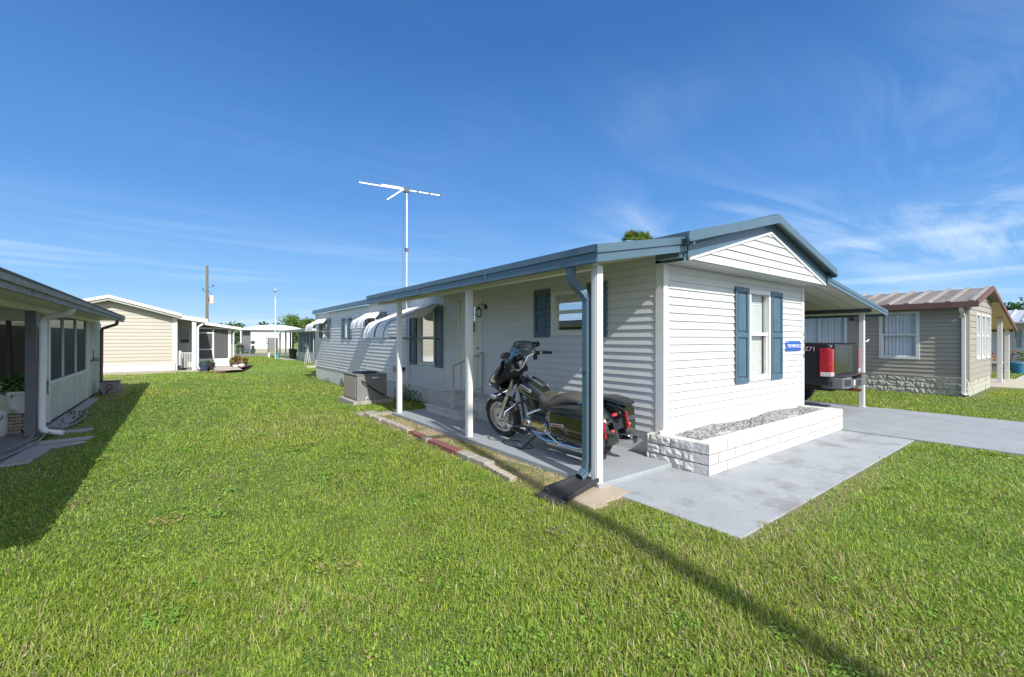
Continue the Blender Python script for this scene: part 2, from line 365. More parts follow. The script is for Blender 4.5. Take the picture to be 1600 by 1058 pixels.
# ================================================================= SETTING
GRND=mat('lawn_soil',(.075,.125,.025),.95,col2=(.13,.125,.05),scale=1.1,var=.5,bump=.5,bscale=30)
def ground():
    xs=np.unique(np.concatenate([[-900,-400,-150,-80,-50],np.arange(-30,60.1,.6),[80,120,200,450,900]]))
    ys=np.unique(np.concatenate([[-700,-250,-90,-45],np.arange(-25,70.1,.6),[90,130,200,450,900,1400]]))
    XX,YY=np.meshgrid(xs,ys); ZZ=gz(XX,YY)
    me=bpy.data.meshes.new('ground'); nx=len(xs); ny=len(ys)
    v=np.stack([XX,YY,ZZ],-1).reshape(-1,3)
    f=[(j*nx+i,j*nx+i+1,(j+1)*nx+i+1,(j+1)*nx+i) for j in range(ny-1) for i in range(nx-1)]
    me.from_pydata(v.tolist(),[],f); me.materials.append(GRND)
    me.polygons.foreach_set('use_smooth',[True]*len(me.polygons))
    o=bpy.data.objects.new('ground',me); COL.objects.link(o); o['kind']='structure'
    N=GRND.node_tree.nodes; L=GRND.node_tree.links; b=N['Principled BSDF']
    # sandy bare soil beside the porch slab, mulch-brown thatch patches, fine green/straw mottling
    tc=N.new('ShaderNodeTexCoord'); sp=N.new('ShaderNodeSeparateXYZ'); L.new(tc.outputs['Object'],sp.inputs[0])
    def rng_(src,a,b_,c,d_):
        r=N.new('ShaderNodeMapRange'); r.interpolation_type='SMOOTHSTEP'
        for i,vv in enumerate((a,b_,c,d_)): r.inputs[i+1].default_value=vv
        L.new(src,r.inputs[0]); return r.outputs[0]
    def mul(a,b_,op='MULTIPLY'):
        m=N.new('ShaderNodeMath'); m.operation=op; m.use_clamp=True
        for i,q in enumerate((a,b_)):
            if isinstance(q,float): m.inputs[i].default_value=q
            else: L.new(q,m.inputs[i])
        return m.outputs[0]
    x,y,_=sp.outputs
    mask=mul(mul(rng_(x,2.6,3.0,0,1),rng_(x,3.45,3.8,1,0)),mul(rng_(y,2.5,2.9,0,1),rng_(y,8.9,9.3,1,0)))
    m2=mul(mul(rng_(x,3.3,3.5,0,.3),rng_(x,6.0,7.5,1,0)),mul(rng_(y,1.1,1.45,0,1),rng_(y,1.7,1.75,1,0)))
    m3=mul(rng_(x,-1.35,-1.2,1,0),rng_(y,6.2,7.2,0,1))
    mask=mul(mul(mask,m2,'MAXIMUM'),mul(m3,.35),'MAXIMUM')
    nz=N.new('ShaderNodeTexNoise'); nz.inputs['Scale'].default_value=3.2; nz.inputs['Detail'].default_value=8; L.new(tc.outputs['Object'],nz.inputs[0])
    mask=mul(mask,rng_(nz.outputs[0],.36,.52,.25,1))
    nf=N.new('ShaderNodeTexNoise'); nf.inputs['Scale'].default_value=26; nf.inputs['Detail'].default_value=6; L.new(tc.outputs['Object'],nf.inputs[0])
    soil=N.new('ShaderNodeMix'); soil.data_type='RGBA'; L.new(rng_(nf.outputs[0],.38,.62,0,1),soil.inputs[0]); soil.inputs[6].default_value=(.42,.33,.22,1); soil.inputs[7].default_value=(.24,.17,.10,1)
    src=[l.from_socket for l in L if l.to_node==b and l.to_socket.name=='Base Color'][0]
    nb=N.new('ShaderNodeTexNoise'); nb.inputs['Scale'].default_value=.16; nb.inputs['Detail'].default_value=5; L.new(tc.outputs['Object'],nb.inputs[0])
    gm=N.new('ShaderNodeMix'); gm.data_type='RGBA'; L.new(rng_(nb.outputs[0],.4,.6,0,1),gm.inputs[0]); gm.inputs[6].default_value=(.15,.235,.04,1); gm.inputs[7].default_value=(.21,.27,.06,1)
    # far away the sheet itself is the lawn: blend to grass colours with distance from the near lots
    far=rng_(y,16.0,30.0,0,1)
    fm=N.new('ShaderNodeMix'); fm.data_type='RGBA'; L.new(far,fm.inputs[0]); L.new(src,fm.inputs[6]); L.new(gm.outputs[2],fm.inputs[7])
    fin=N.new('ShaderNodeMix'); fin.data_type='RGBA'; L.new(mask,fin.inputs[0]); L.new(fm.outputs[2],fin.inputs[6]); L.new(soil.outputs[2],fin.inputs[7])
    L.new(fin.outputs[2],b.inputs['Base Color'])
ground()
def struct(mb,name,m,**k):
    o=mb.build(name,m,**k); o['kind']='structure'; return o
struct(MB().box(3.42,4.86,3.08,8.62,-.08,.06),'porch_slab',CONC,bevel=.008)
# walkway with a slightly ragged lawn-side edge
mw=MB(); mw.prism([(3.44,1.665),(6.30,1.683),(6.30,3.33),(4.86,3.33),(4.86,3.078),(3.44,3.078)],-.06,.014,'z'); mw.prism([(6.309,1.683),(8.88,1.70),(8.88,3.33),(6.309,3.33)],-.06,.012,'z'); struct(mw,'walkway',CONC2,bevel=.004)
md=MB(); [md.prism([(8.897,a),(12.30,a),(12.36,b-.01),(8.897,b-.01)],-.06,.026-.001*i,'z') for i,(a,b) in enumerate(((-7.5,-3.2),(-3.2,-.1),(-.1,2.9),(2.9,6.9),(6.9,11)))]; struct(md,'driveway',mat('drive_concrete',(.32,.345,.36),.8,col2=(.25,.27,.285),scale=2.2,var=.5,bump=.35,bscale=80,dirt=((.19,.18,.16),1.9,.60),crack=.42),bevel=.004)
ASPH=mat('asphalt',(.07,.07,.072),.9,col2=(.05,.05,.052),scale=5,bump=.4,bscale=90)
struct(MB().box(-80,90,-14,-7.5,-.05,.022),'street',ASPH)
struct(MB().box(-60,80,44.5,50,-.05,.03),'back_street',mat('old_asphalt',(.19,.185,.18),.9,col2=(.15,.15,.145),scale=4))
# ================================================================= MAIN HOME
HX,HY,HX1,HY1=4.85,3.303,9.16,21.2
home=empty('mobile_home',(HX,HY,0),label='long white mobile home with slate blue trim, shutters, side porch and carport',cat='mobile home')
SW=Wall((HX,0,0),(0,1,0),(-1,0,0)); FW=Wall((0,HY,0),(1,0,0),(0,-1,0))
wins=dict(a=(4.62,5.37,1.60,2.30),b=(9.53,10.47,.89,2.22),c=(13.12,14.0,1.57,2.31),d=(16.36,16.66,1.55,2.30),e=(19.18,19.98,1.57,2.36))
door_h=(7.47,8.40,.44,2.42)
# side wall: near part (proud by 12 mm), far part
m=siding(SW,HY+.1,9.05,.34,2.62,[wins['a'],door_h],p=.019)
SW.box(m,9.05,9.10,.34,2.62,-.02,.018)
m.build('wall',WHT,home)
SW2=Wall((HX+.012,0,0),(0,1,0),(-1,0,0))
m=siding(SW2,9.10,HY1-.06,.33,2.36,[wins[k] for k in 'bcde'],e=.113,p=.021)
SW.quad(m,9.10,HY1,2.36,2.64,-.002)
SW.box(m,10.98,11.04,.3,2.40,-.02,.02)
SW.box(m,HY1-.07,HY1,.3,2.6,-.03,.02)
m.build('wall',WHT,home)
m=siding(FW,HX+.085,HX1-.07,.345,2.40,[(7.04,7.80,.88,2.32)],p=.018); 
FW.box(m,HX+.085,HX1-.07,2.40,2.485,-.02,.012)
m.build('wall',WHT,home)
# other two walls
m=siding(Wall((HX1,0,0),(0,1,0),(1,0,0)),HY+.02,HY1,.34,2.62); siding(Wall((0,HY1,0),(1,0,0),(0,1,0)),HX,HX1,.34,2.62,mb=m); m.build('wall',WHT,home)
# skirting
m=MB(); SW.box(m,HY+.01,9.05,.04,.34,-.03,-.006)
m.build('skirting',SKIRT,home)
m=MB(); u=9.06
while u<HY1-.02:
    z0=G(HX,u)-.03; SW.box(m,u,min(u+.145,HY1-.02),z0,.33,-.03,-.004); SW.box(m,u+.145,u+.158,z0,.33,-.03,-.014); u+=.158
m.build('skirting',SKIRT,home)
m=MB(); FW.box(m,HX+.01,HX1,.02,.345,-.03,-.006); FW.box(m,HX+.02,HX1,.33,.352,-.01,.004); m.build('skirting',SKIRT,home)
m=MB(); SW.box(m,9.6,HY1-.1,.326,.352,-.02,.02); m.build('skirting_ledge',TRIM,home)
# corner trims
m=MB(); m.box(HX-.024,HX+.085,HY-.024,HY,.33,2.50); m.box(HX-.024,HX,HY,HY+.10,.33,2.50); m.build('corner_trim',TRIM,home,bevel=.004)
m=MB(); m.box(HX1-.07,HX1+.024,HY-.024,HY,.33,2.50); m.box(HX1,HX1+.024,HY,HY+.1,.33,2.50)
ct=m.build('corner_trim',TRIM,home,bevel=.004)
NUM=mat('number_purple',(.10,.06,.12),.5)
for i,ch in enumerate('5358'):
    text_mesh(ch,.115,Matrix.Translation((HX1-.022,HY-.026,1.63-i*.135))@Matrix.Rotation(R(90),4,'X'),'house_number',NUM,ct)
# windows and shutters
for k,f in zip('abcde',('halfcurtain','halfcurtain','blind','blind','curtain')):  # b: added half curtain stands for the pale reflection in its upper pane
    window(SW if k in'a' else SW2,home,*wins[k],fill=f)
window(FW,home,7.055,7.785,.885,2.315,fill='blind')
for a,b,z0,z1 in ((5.42,5.81,1.57,2.365),(4.2,4.58,1.57,2.365)): shutter(SW,home,a,b,z0,z1)
for a,b,z0,z1 in ((10.53,10.93,.89,2.27),(9.09,9.49,.87,2.31),(14.04,14.44,1.57,2.34),(12.66,13.06,1.57,2.34),(16.70,17.08,1.55,2.30),(15.98,16.32,1.55,2.30),(18.74,19.12,1.58,2.37),(20.04,20.44,1.58,2.37)):
    shutter(Wall((HX-.006,0,0),(0,1,0),(-1,0,0)),home,a,b,z0,z1)
shutter(FW,home,6.62,7.03,.87,2.33); shutter(FW,home,7.81,8.24,.87,2.33)
# door
m=MB(); SW.box(m,7.47,7.52,.44,2.42,-.05,.03); SW.box(m,8.35,8.40,.44,2.42,-.05,.03); SW.box(m,7.52,8.35,2.37,2.42,-.05,.03)
SW.box(m,7.47,8.40,.41,.44,-.06,.05)
df=m.build('door_frame',TRIM,home,bevel=.003)
m=MB(); SW.box(m,7.525,7.70,.445,2.365,-.03,.0); SW.box(m,8.17,8.345,.445,2.365,-.03,.0); SW.box(m,7.70,8.17,.445,1.66,-.03,.0); SW.box(m,7.70,8.17,2.23,2.365,-.03,.0)
for a,b in((7.60,7.90),(7.97,8.27)): SW.box(m,a,b,.60,1.45,0,.006)
dr=m.build('door',DOORM,home,bevel=.003)
m=MB(); SW.box(m,7.70,8.17,1.66,1.685,-.02,.01); SW.box(m,7.70,8.17,2.205,2.23,-.02,.01)
for a in(7.70,7.85,8.0,8.145): SW.box(m,a,a+.025,1.685,2.205,-.02,.01)
for z in(1.86,2.03): SW.box(m,7.70,8.17,z,z+.018,-.019,.008)
m.build('window_grille',DOORM,dr)
m=MB(); SW.quad(m,7.70,8.17,1.67,2.22,-.012); m.build('pane',GLD,dr)
m=MB(); SW.box(m,7.69,8.18,1.65,2.24,-.2,-.19); m.build('interior',DARK,dr)
for z,r in((1.19,.024),(1.35,.02)):
    c=SW.p(7.60,z,0); m=MB(); m.tube([c,(c[0]-.02,c[1],c[2])],.022,12); m.lathe([(.008,0),(.012,-.02),(r,-.035),(r,-.05),(.004,-.056)],(c[0]-.01,c[1],c[2]),'x',14)
    m.build('door_knob' if z<1.3 else 'deadbolt',STEEL,dr,smooth=True)
# wall lantern
c=SW.p(7.33,2.18,0); la=empty('wall_lantern',(0,0,0)); la.parent=home; la.location=Vector(c)-home.location
BI=mat('black_iron',(.02,.02,.02),.5)
m=MB(); m.lathe([(.055,.0),(.055,-.015),(.02,-.03)],c,'x',14); m.tube([(c[0]-.02,c[1],c[2]),(c[0]-.08,c[1]+.01,c[2]+.05),(c[0]-.15,c[1]+.02,c[2]+.05),(c[0]-.16,c[1]+.02,c[2]-.02)],.008,8)
q=(c[0]-.16,c[1]+.02,c[2]-.03)
m.lathe([(.02,.02),(.06,-.02),(.062,-.03)],q,'z',4)
for a in range(4):
    an=PI/2*a; m.bar((q[0]+.06*math.cos(an),q[1]+.06*math.sin(an),q[2]-.03),(q[0]+.045*math.cos(an),q[1]+.045*math.sin(an),q[2]-.17),.006,.006)
m.lathe([(.047,-.165),(.047,-.175),(.01,-.19)],q,'z',4); m.build('lantern_frame',BI,la)
m=MB(); m.lathe([(.057,-.03),(.043,-.165)],q,'z',4); m.build('lantern_glass',glass('lamp_glass',(.95,.93,.85)),la)
# awnings
AW=mat('awning_white',(.78,.78,.78),.45,col2=(.68,.68,.67),scale=3); AWB=mat('awning_stripe',(.05,.08,.12),.5)
def awning(u0,u1,ztop,out,drop,wall=SW,par=home,a=AW,b=AWB,stripes=(.13,.5,.87)):
    rt=empty('awning',(0,0,0)); rt.parent=par
    prof=[]; n=14
    for i in range(n+1):
        t=i/n
        if t<.62: s=t/.62; prof.append((out*.78*s,ztop-drop*.50*s))
        else:
            s=(t-.62)/.38*PI/2; prof.append((out*.78+out*.22*math.sin(s),ztop-drop*.50-drop*.50*(1-math.cos(s))))
    L=u1-u0; cols=28
    m=MB()
    edges=[i/cols for i in range(cols+1)]
    for i in range(cols):
        ua,ub=u0+L*edges[i],u0+L*edges[i+1]; mid=(edges[i]+edges[i+1])/2
        mi=1 if any(abs(mid-s)<.024 for s in stripes) else 0
        lift=.006 if i%2 else 0
        vs=[wall.p(x,z+lift,nn) for nn,z in prof for x in(ua,ub)]
        m.add(vs,[(2*k,2*k+1,2*k+3,2*k+2) for k in range(n)],mi)
    o=m.build('awning_roof',[a,b],rt,solid=.006)
    for us in(u0,u1):
        m=MB(); tip=prof[-1]; poly=[wall.p(us,z,nn) for nn,z in prof[:9]]+[wall.p(us,ztop-drop*.42,out*.30)]
        m.add(poly+[wall.p(us,ztop-drop*.05,0)],[tuple(range(len(poly)+1))])
        m.build('side_panel',a,rt,solid=.004)
        m=MB(); m.tube([wall.p(us,ztop-drop*1.05,.01),wall.p(us,ztop-drop*.98,out*.97)],.011,8); m.build('arm',STEEL,rt)
    m=MB(); m.tube([wall.p(u0,prof[-1][1],out),wall.p(u1,prof[-1][1],out)],.012,8); m.build('front_rail',a,rt)
    return rt
awning(9.38,10.93,2.37,1.25,.80); awning(13.08,14.2,2.40,.58,.54); awning(19.2,20.5,2.42,.60,.56)
# roofs -----------------------------------------------------------------
ROOF=mat('roof_metal',(.13,.19,.24),.4,.2,col2=(.10,.15,.19),scale=2)
ap=(7.0,3.34); RL,RR=4.765,9.32; sl=.247
def rz(x): return ap[1]-sl*abs(x-ap[0])
RY0,RY1=2.84,HY1+.1
m=MB()
for x0,x1 in((RL,7.0),(7.0,RR)):
    m.add([(x0,RY0,rz(x0)),(x1,RY0,rz(x1)),(x1,RY1,rz(x1)),(x0,RY1,rz(x0)),(x0,RY0,rz(x0)-.05),(x1,RY0,rz(x1)-.05),(x1,RY1,rz(x1)-.05),(x0,RY1,rz(x0)-.05)],
      [(0,1,2,3),(7,6,5,4),(0,4,5,1),(1,5,6,2),(2,6,7,3),(3,7,4,0)])
y=3.3
while y<RY1:
    m.bar((RL,y,rz(RL)+.008),(7.0,y,rz(7)+.008),.03,.02); m.bar((RR,y,rz(RR)+.008),(7.0,y,rz(7)+.008),.03,.02); y+=.4
m.tube([(7.0,RY0,rz(7)+.01),(7.0,RY1,rz(7)+.01)],.03,8)
rf=m.build('roof',ROOF,home)
# rake fascia at the front
m=MB()
for x0,x1 in((4.64,7.0),(RR+.02,7.0)):
    a,b=x0,x1; m.add([(a,RY0-.022,rz(a)+.022),(b,RY0-.022,rz(b)+.022),(b,RY0-.022,rz(b)-.10),(a,RY0-.022,rz(a)-.10),(a,RY0-.001,rz(a)+.022),(b,RY0-.001,rz(b)+.022),(b,RY0-.001,rz(b)-.10),(a,RY0-.001,rz(a)-.10)],
        [(0,1,2,3),(7,6,5,4),(0,4,5,1),(2,6,7,3),(0,3,7,4),(1,5,6,2)])
    m.add([(a,RY0-.034,rz(a)-.072),(b,RY0-.034,rz(b)-.072),(b,RY0-.034,rz(b)-.10),(a,RY0-.034,rz(a)-.10),(a,RY0-.023,rz(a)-.072),(b,RY0-.023,rz(b)-.072),(b,RY0-.023,rz(b)-.10),(a,RY0-.023,rz(a)-.10)],
        [(0,1,2,3),(0,4,5,1),(2,6,7,3)])
m.build('rake_fascia',BLUE,rf)
m=MB(); m.box(RL-.035,RL-.005,RY0-.02,RY1,rz(RL)-.15,rz(RL)+.015); m.box(RR+.005,RR+.035,RY0-.02,RY1,rz(RR)-.13,rz(RR)+.015)
m.box(RL-.05,RL-.035,9.3,RY1,rz(RL)-.15,rz(RL)-.09); m.build('eave_fascia',BLUE,rf)
# soffit under the eaves
m=MB(); m.box(RL,HX-.001,HY,RY1,2.60,2.615); m.build('soffit',SOFF,home)
# gable box: sided triangle, frieze, white trim, soffit beneath
GY=2.955; gw=Wall((0,GY,0),(1,0,0),(0,-1,0)); gap=3.11; gb=2.50; gl,gr=4.86,9.14; gs=(gap-gb)/(7.0-gl)
clip=lambda z:(7-(gap-z)/gs,7+(gap-z)/gs)
gb_o=empty('gable',(0,0,0)); gb_o.parent=home
m=siding(gw,gl,gr,gb,gap,clip=clip,e=.112,p=.018); m.build('wall',WHT,gb_o)
m=MB()
def strip(mb,x0,x1,zf,h0,h1,y0,y1):
    mb.add([(x0,y0,zf(x0)+h0),(x1,y0,zf(x1)+h0),(x1,y0,zf(x1)+h1),(x0,y0,zf(x0)+h1),(x0,y1,zf(x0)+h0),(x1,y1,zf(x1)+h0),(x1,y1,zf(x1)+h1),(x0,y1,zf(x0)+h1)],
        [(0,1,2,3),(7,6,5,4),(0,4,5,1),(3,2,6,7),(0,3,7,4),(1,5,6,2)])
gz_=lambda x: gap-gs*abs(x-7.0)
strip(m,gl-.02,7.0,gz_,-.012,.02,GY-.028,GY+.01); strip(m,7.0,gr+.02,gz_,-.012,.02,GY-.028,GY+.01)
m.build('gable_trim',TRIM,gb_o)
m=MB(); strip(m,gl-.05,7.0,gz_,.021,.17,GY-.018,GY+.01); strip(m,7.0,gr+.05,gz_,.021,.17,GY-.018,GY+.01); m.build('frieze',BLUE,gb_o)
m=MB(); m.box(gl-.02,gr,GY,HY-.001,gb-.012,gb-.001); m.build('soffit',mat('grey_soffit',(.42,.44,.46),.5),gb_o)
m=MB()   # closes the space between the frieze and the roof
for x0,x1 in((RL,7.0),(7.0,RR)):
    m.add([(x0,GY+.012,rz(x0)-.051),(x1,GY+.012,rz(x1)-.051),(x1,GY+.012,gz_(x1)-.02),(x0,GY+.012,gz_(x0)-.02)],[(0,1,2,3)])
m.build('closure',BLUE,gb_o)
MB().box(4.68,4.858,2.975,3.296,2.512,2.645).build('corner_closure',BLUE,home)
# porch roof ------------------------------------------------------------
PX0,PX1,PY0,PY1=3.26,4.83,2.955,9.62
pr=empty('porch_roof',(0,0,0)); pr.parent=home
psl=.165
pz=lambda x:2.335+psl*(x-PX0)
m=MB(); m.add([(PX0,PY0,pz(PX0)+.10),(PX1,PY0,pz(PX1)+.10),(PX1,PY1,pz(PX1)+.10),(PX0,PY1,pz(PX0)+.10),(PX0,PY0,pz(PX0)+.04),(PX1,PY0,pz(PX1)+.04),(PX1,PY1,pz(PX1)+.04),(PX0,PY1,pz(PX0)+.04)],
    [(0,1,2,3),(7,6,5,4),(0,4,5,1),(1,5,6,2),(2,6,7,3),(3,7,4,0)]); m.build('roof_panel',ROOF,pr)
m=MB(); y=PY0
while y<PY1-.01:
    y2=min(y+.3,PY1); a=.018
    m.add([(PX0+.02,y+.006,pz(PX0)+a),(PX1,y+.006,pz(PX1)+a),(PX1,y2-.006,pz(PX1)+a),(PX0+.02,y2-.006,pz(PX0)+a),(PX1,y2,pz(PX1)+a+.012),(PX0+.02,y2,pz(PX0)+a+.012),(PX1,y,pz(PX1)+a+.012),(PX0+.02,y,pz(PX0)+a+.012)],[(3,2,1,0),(3,5,4,2),(1,6,7,0)]); y=y2
m.build('soffit',SOFF,pr)
m=MB(); m.box(PX0-.01,PX0+.05,PY0+.02,PY1,2.30,2.455); m.box(PX0-.028,PX0-.01,PY0-.0,PY1,2.40,2.475); m.box(PX0-.02,PX0-.01,PY0,PY1,2.30,2.33)
for yy in(4.9,7.0,9.0): m.box(PX0-.031,PX0-.026,yy,yy+.02,2.305,2.475)
m.build('gutter_fascia',BLUE,pr,bevel=.004)
strp=lambda x:2.30+ .185*(x-PX0)
m=MB(); strip(m,PX0-.012,4.84,strp,.0,.15,PY0-.008,PY0+.018); strip(m,PX0-.03,4.74,strp,.09,.175,PY0-.026,PY0-.009); m.build('front_fascia',BLUE,pr)
m=MB(); m.box(PX0+.2,PX0+.29,PY0+.25,PY1-.05,2.285,2.345); m.build('beam',SOFF,pr)
for (x,y) in((3.445,3.13),(3.50,5.76),(3.50,8.44)):
    m=MB(); m.box(x-.044,x+.044,y-.042,y+.042,.06,2.30); m.box(x-.047,x-.043,y-.024,y+.024,.06,2.29); m.build('porch_post',TRIM,home,bevel=.006)
# downspout at the corner post
m=MB(); bl=[(3.31,3.37,2.32),(3.31,3.37,2.20),(3.325,3.35,2.13),(3.40,3.27,2.02),(3.42,3.245,1.95),(3.42,3.245,.28),(3.405,3.25,.17),(3.33,3.26,.11)]
def ribpipe(mb,pts,w,h,upv=(0,1,0)):
    # rectangular pipe, swept through the points
    pts=[Vector(p) for p in pts]; rings=[]
    for i,p in enumerate(pts):
        t=(pts[min(i+1,len(pts)-1)]-pts[max(i-1,0)]).normalized(); s=t.cross(Vector(upv)).normalized(); u=s.cross(t)
        rings.append([p+s*(a*w/2)+u*(b*h/2) for a,b in((-1,-1),(-.4,-1),(-.3,-.88),(.3,-.88),(.4,-1),(1,-1),(1,1),(-1,1))])
    vs=[q for r in rings for q in r]; n=8
    fs=[(i*n+k,i*n+(k+1)%n,(i+1)*n+(k+1)%n,(i+1)*n+k) for i in range(len(pts)-1) for k in range(n)]+[tuple(range(n))]
    return mb.add(vs,fs)
ribpipe(m,bl,.085,.07); ds=m.build('downspout',BLUE,home,bevel=.004)
MB().box(3.37,3.475,3.205,3.287,1.2,1.225).build('strap',BLUE,ds); MB().box(3.37,3.475,3.205,3.287,1.95,1.975).build('strap',BLUE,ds)
# carport ---------------------------------------------------------------
cp=empty('carport',(0,0,0)); cp.parent=home
CX0,CX1,CY0,CY1=HX1+.03,12.86,2.93,12.0
cz=lambda x:2.64-.128*(x-CX0)
m=MB(); m.add([(CX0,CY0,cz(CX0)),(CX1,CY0,cz(CX1)),(CX1,CY1,cz(CX1)),(CX0,CY1,cz(CX0)),(CX0,CY0,cz(CX0)-.04),(CX1,CY0,cz(CX1)-.04),(CX1,CY1,cz(CX1)-.04),(CX0,CY1,cz(CX0)-.04)],
    [(0,1,2,3),(7,6,5,4),(0,4,5,1),(1,5,6,2),(2,6,7,3),(3,7,4,0)]); m.build('roof_panel',ROOF,cp)
m=MB(); y=CY0+.02
while y<CY1-.02:
    y2=min(y+.3,CY1)
    m.add([(CX0,y+.006,cz(CX0)-.06),(CX1-.03,y+.006,cz(CX1)-.06),(CX1-.03,y2-.006,cz(CX1)-.06),(CX0,y2-.006,cz(CX0)-.06),(CX1-.03,y2,cz(CX1)-.048),(CX0,y2,cz(CX0)-.048)],[(3,2,1,0),(3,5,4,2)]); y=y2
m.build('soffit',SOFF,cp)
m=MB(); strip(m,CX0,CX1+.02,cz,-.115,.02,CY0-.02,CY0-.001); strip(m,CX0,CX1+.02,cz,-.05,-.028,CY0-.03,CY0-.021)
m.box(CX1,CX1+.03,CY0-.02,CY1,cz(CX1)-.11,cz(CX1)+.02); m.build('fascia',BLUE,cp)
m=MB(); m.box(12.05,12.16,CY0+.1,CY1-.1,cz(12.1)-.14,cz(12.1)-.062); m.build('beam',mat('dark_beam',(.09,.11,.12),.6),cp)
for y in(3.2,6.2,9.2,11.7):
    m=MB(); m.box(12.10,12.195,y-.045,y+.045,.026,cz(12.1)-.13); m.box(12.085,12.21,y-.06,y+.06,.026,.036); m.build('carport_post',TRIM,home,bevel=.005)
m=MB(); m.tube([(12.205,3.17,1.50),(12.24,3.14,1.48),(12.31,3.12,1.53)],.012,6); m.build('hook',TRIM,cp)
# floor slab/closing inside
MB().box(HX+.05,HX1-.05,HY+.05,HY1-.05,.30,.32).build('floor',DARK,home)
# conduit and vents
m=MB(); m.box(4.70,4.80,11.62,11.80,.62,.78); m.build('meter_box',GALV,home)
m=MB(); m.box(4.815,4.83,16.9,17.25,-.05,.07); [m.box(4.808,4.815,16.9,17.25,z,z+.015) for z in(-.03,0,.03)]; m.build('vent_grille',GALV,home)
m=MB(); m.lathe([(.05,0),(.05,.05),(.02,.07)],(4.80,11.35,.72),'x',12); m.build('outlet_cover',DKM,home)

# ---------------------------------------------------------------- steps, sign, antenna
st=empty('concrete_steps',(4.4,7.4,.06),label='two painted concrete steps with a metal handrail below the front door',cat='steps')
STC=mat('step_concrete',(.50,.50,.48),.8,col2=(.38,.38,.365),scale=5,bump=.4,bscale=40,dirt=((.34,.33,.3),5,.58))
MB().box(4.02,4.40,6.95,8.32,.06,.19).build('lower_step',STC,st,bevel=.008)
MB().box(3.99,4.40,6.92,8.35,.19,.215).build('lower_tread',STC,st,bevel=.006)
MB().box(4.40,4.84,6.52,8.32,.06,.41).build('upper_step',STC,st,bevel=.008)
MB().box(4.36,4.84,6.48,8.36,.41,.438).build('upper_tread',STC,st,bevel=.006)
m=MB(); m.bar((4.14,7.40,.21),(4.14,7.40,1.03),.045,.045); m.bar((4.14,7.40,1.02),(4.80,7.40,1.27),.03,.03); m.bar((4.14,7.40,.33),(4.80,7.40,.58),.022,.022)
m.bar((4.80,7.40,.44),(4.80,7.40,1.28),.03,.03)
for x in(4.33,4.52,4.68): m.bar((x,7.4,.33+.38*(x-4.14)),(x,7.4,1.02+.38*(x-4.14)),.014,.014)
m.box(4.08,4.20,7.34,7.46,.213,.222); m.build('handrail',mat('rail_grey',(.42,.42,.40),.5),st)
sg=empty('name_sign',(8.7,HY-.02,1.42),label='small royal blue name plaque with white lettering beside the front window',cat='sign')
m=MB(); FW.box(m,8.40,9.02,1.33,1.505,.013,.028); m.build('plaque',mat('sign_blue',(.025,.10,.42),.4),sg,bevel=.004)
SGW=mat('sign_white',(.85,.86,.88),.5)
text_mesh('THE MARCELLS',.082,Matrix.Translation((8.71,HY-.030,1.415))@Matrix.Rotation(R(90),4,'X'),'lettering',SGW,sg)
for u in(8.43,8.99): 
    m=MB(); m.lathe([(.001,-.008),(.012,-.006),(.012,0)],(u,HY-.028,1.485),'y',10); m.build('screw',SGW,sg)
an=empty('tv_antenna',(4.76,10.98,0),label='tall white rooftop television antenna on a slim mast beside the home',cat='antenna')
MW=mat('mast_white',(.74,.74,.74),.4,.3,col2=(.6,.6,.6),scale=5); MD=mat('mast_dark',(.12,.12,.13),.5)
m=MB(); m.tube([(4.76,10.98,-.1),(4.76,10.98,3.9)],.017,10); m.tube([(4.76,10.98,3.9),(4.76,10.98,5.47)],.022,10); m.build('mast',MW,an)
MB().box(4.72,4.80,10.94,11.02,3.85,3.93).build('clamp',MD,an); MB().box(4.70,4.82,10.93,11.03,5.40,5.50).build('clamp',MD,an)
A=Vector((3.60,11.26,5.50)); B=Vector((5.66,10.79,5.44)); bd=(B-A).normalized(); pd=Vector((-bd.y,bd.x,0)).normalized()
m=MB(); m.bar(A,B,.028,.028); m.bar(A.lerp(B,.26)+Vector((0,0,.035)),A.lerp(B,.52)+Vector((0,0,.035)),.03,.03); m.build('boom',MW,an)
m=MB(); e0=A.lerp(B,.52); m.bar(e0,e0+Vector((-.40,.09,-.32)),.03,.03); m.build('lower_boom',MW,an)
m=MB()
for i,t in enumerate(np.linspace(.0,1,15)):
    c=A.lerp(B,float(t)); l=.62-.36*t
    m.tube([c-pd*l+Vector((0,0,.02)),c+pd*l+Vector((0,0,.02))],.0035,5)
m.build('elements',MW,an)
m=MB()
for t in(.70,.85,.995): c=A.lerp(B,t); m.obox(c,(.035,.045,.05),Matrix.Identity(3))
m.build('insulator',MD,an)
m=MB(); c=A.lerp(B,.53); m.tube([c,(c.x-.02,c.y+.02,4.3),(c.x-.01,c.y+.03,2.7)],.006,5); m.build('cable',MD,an)
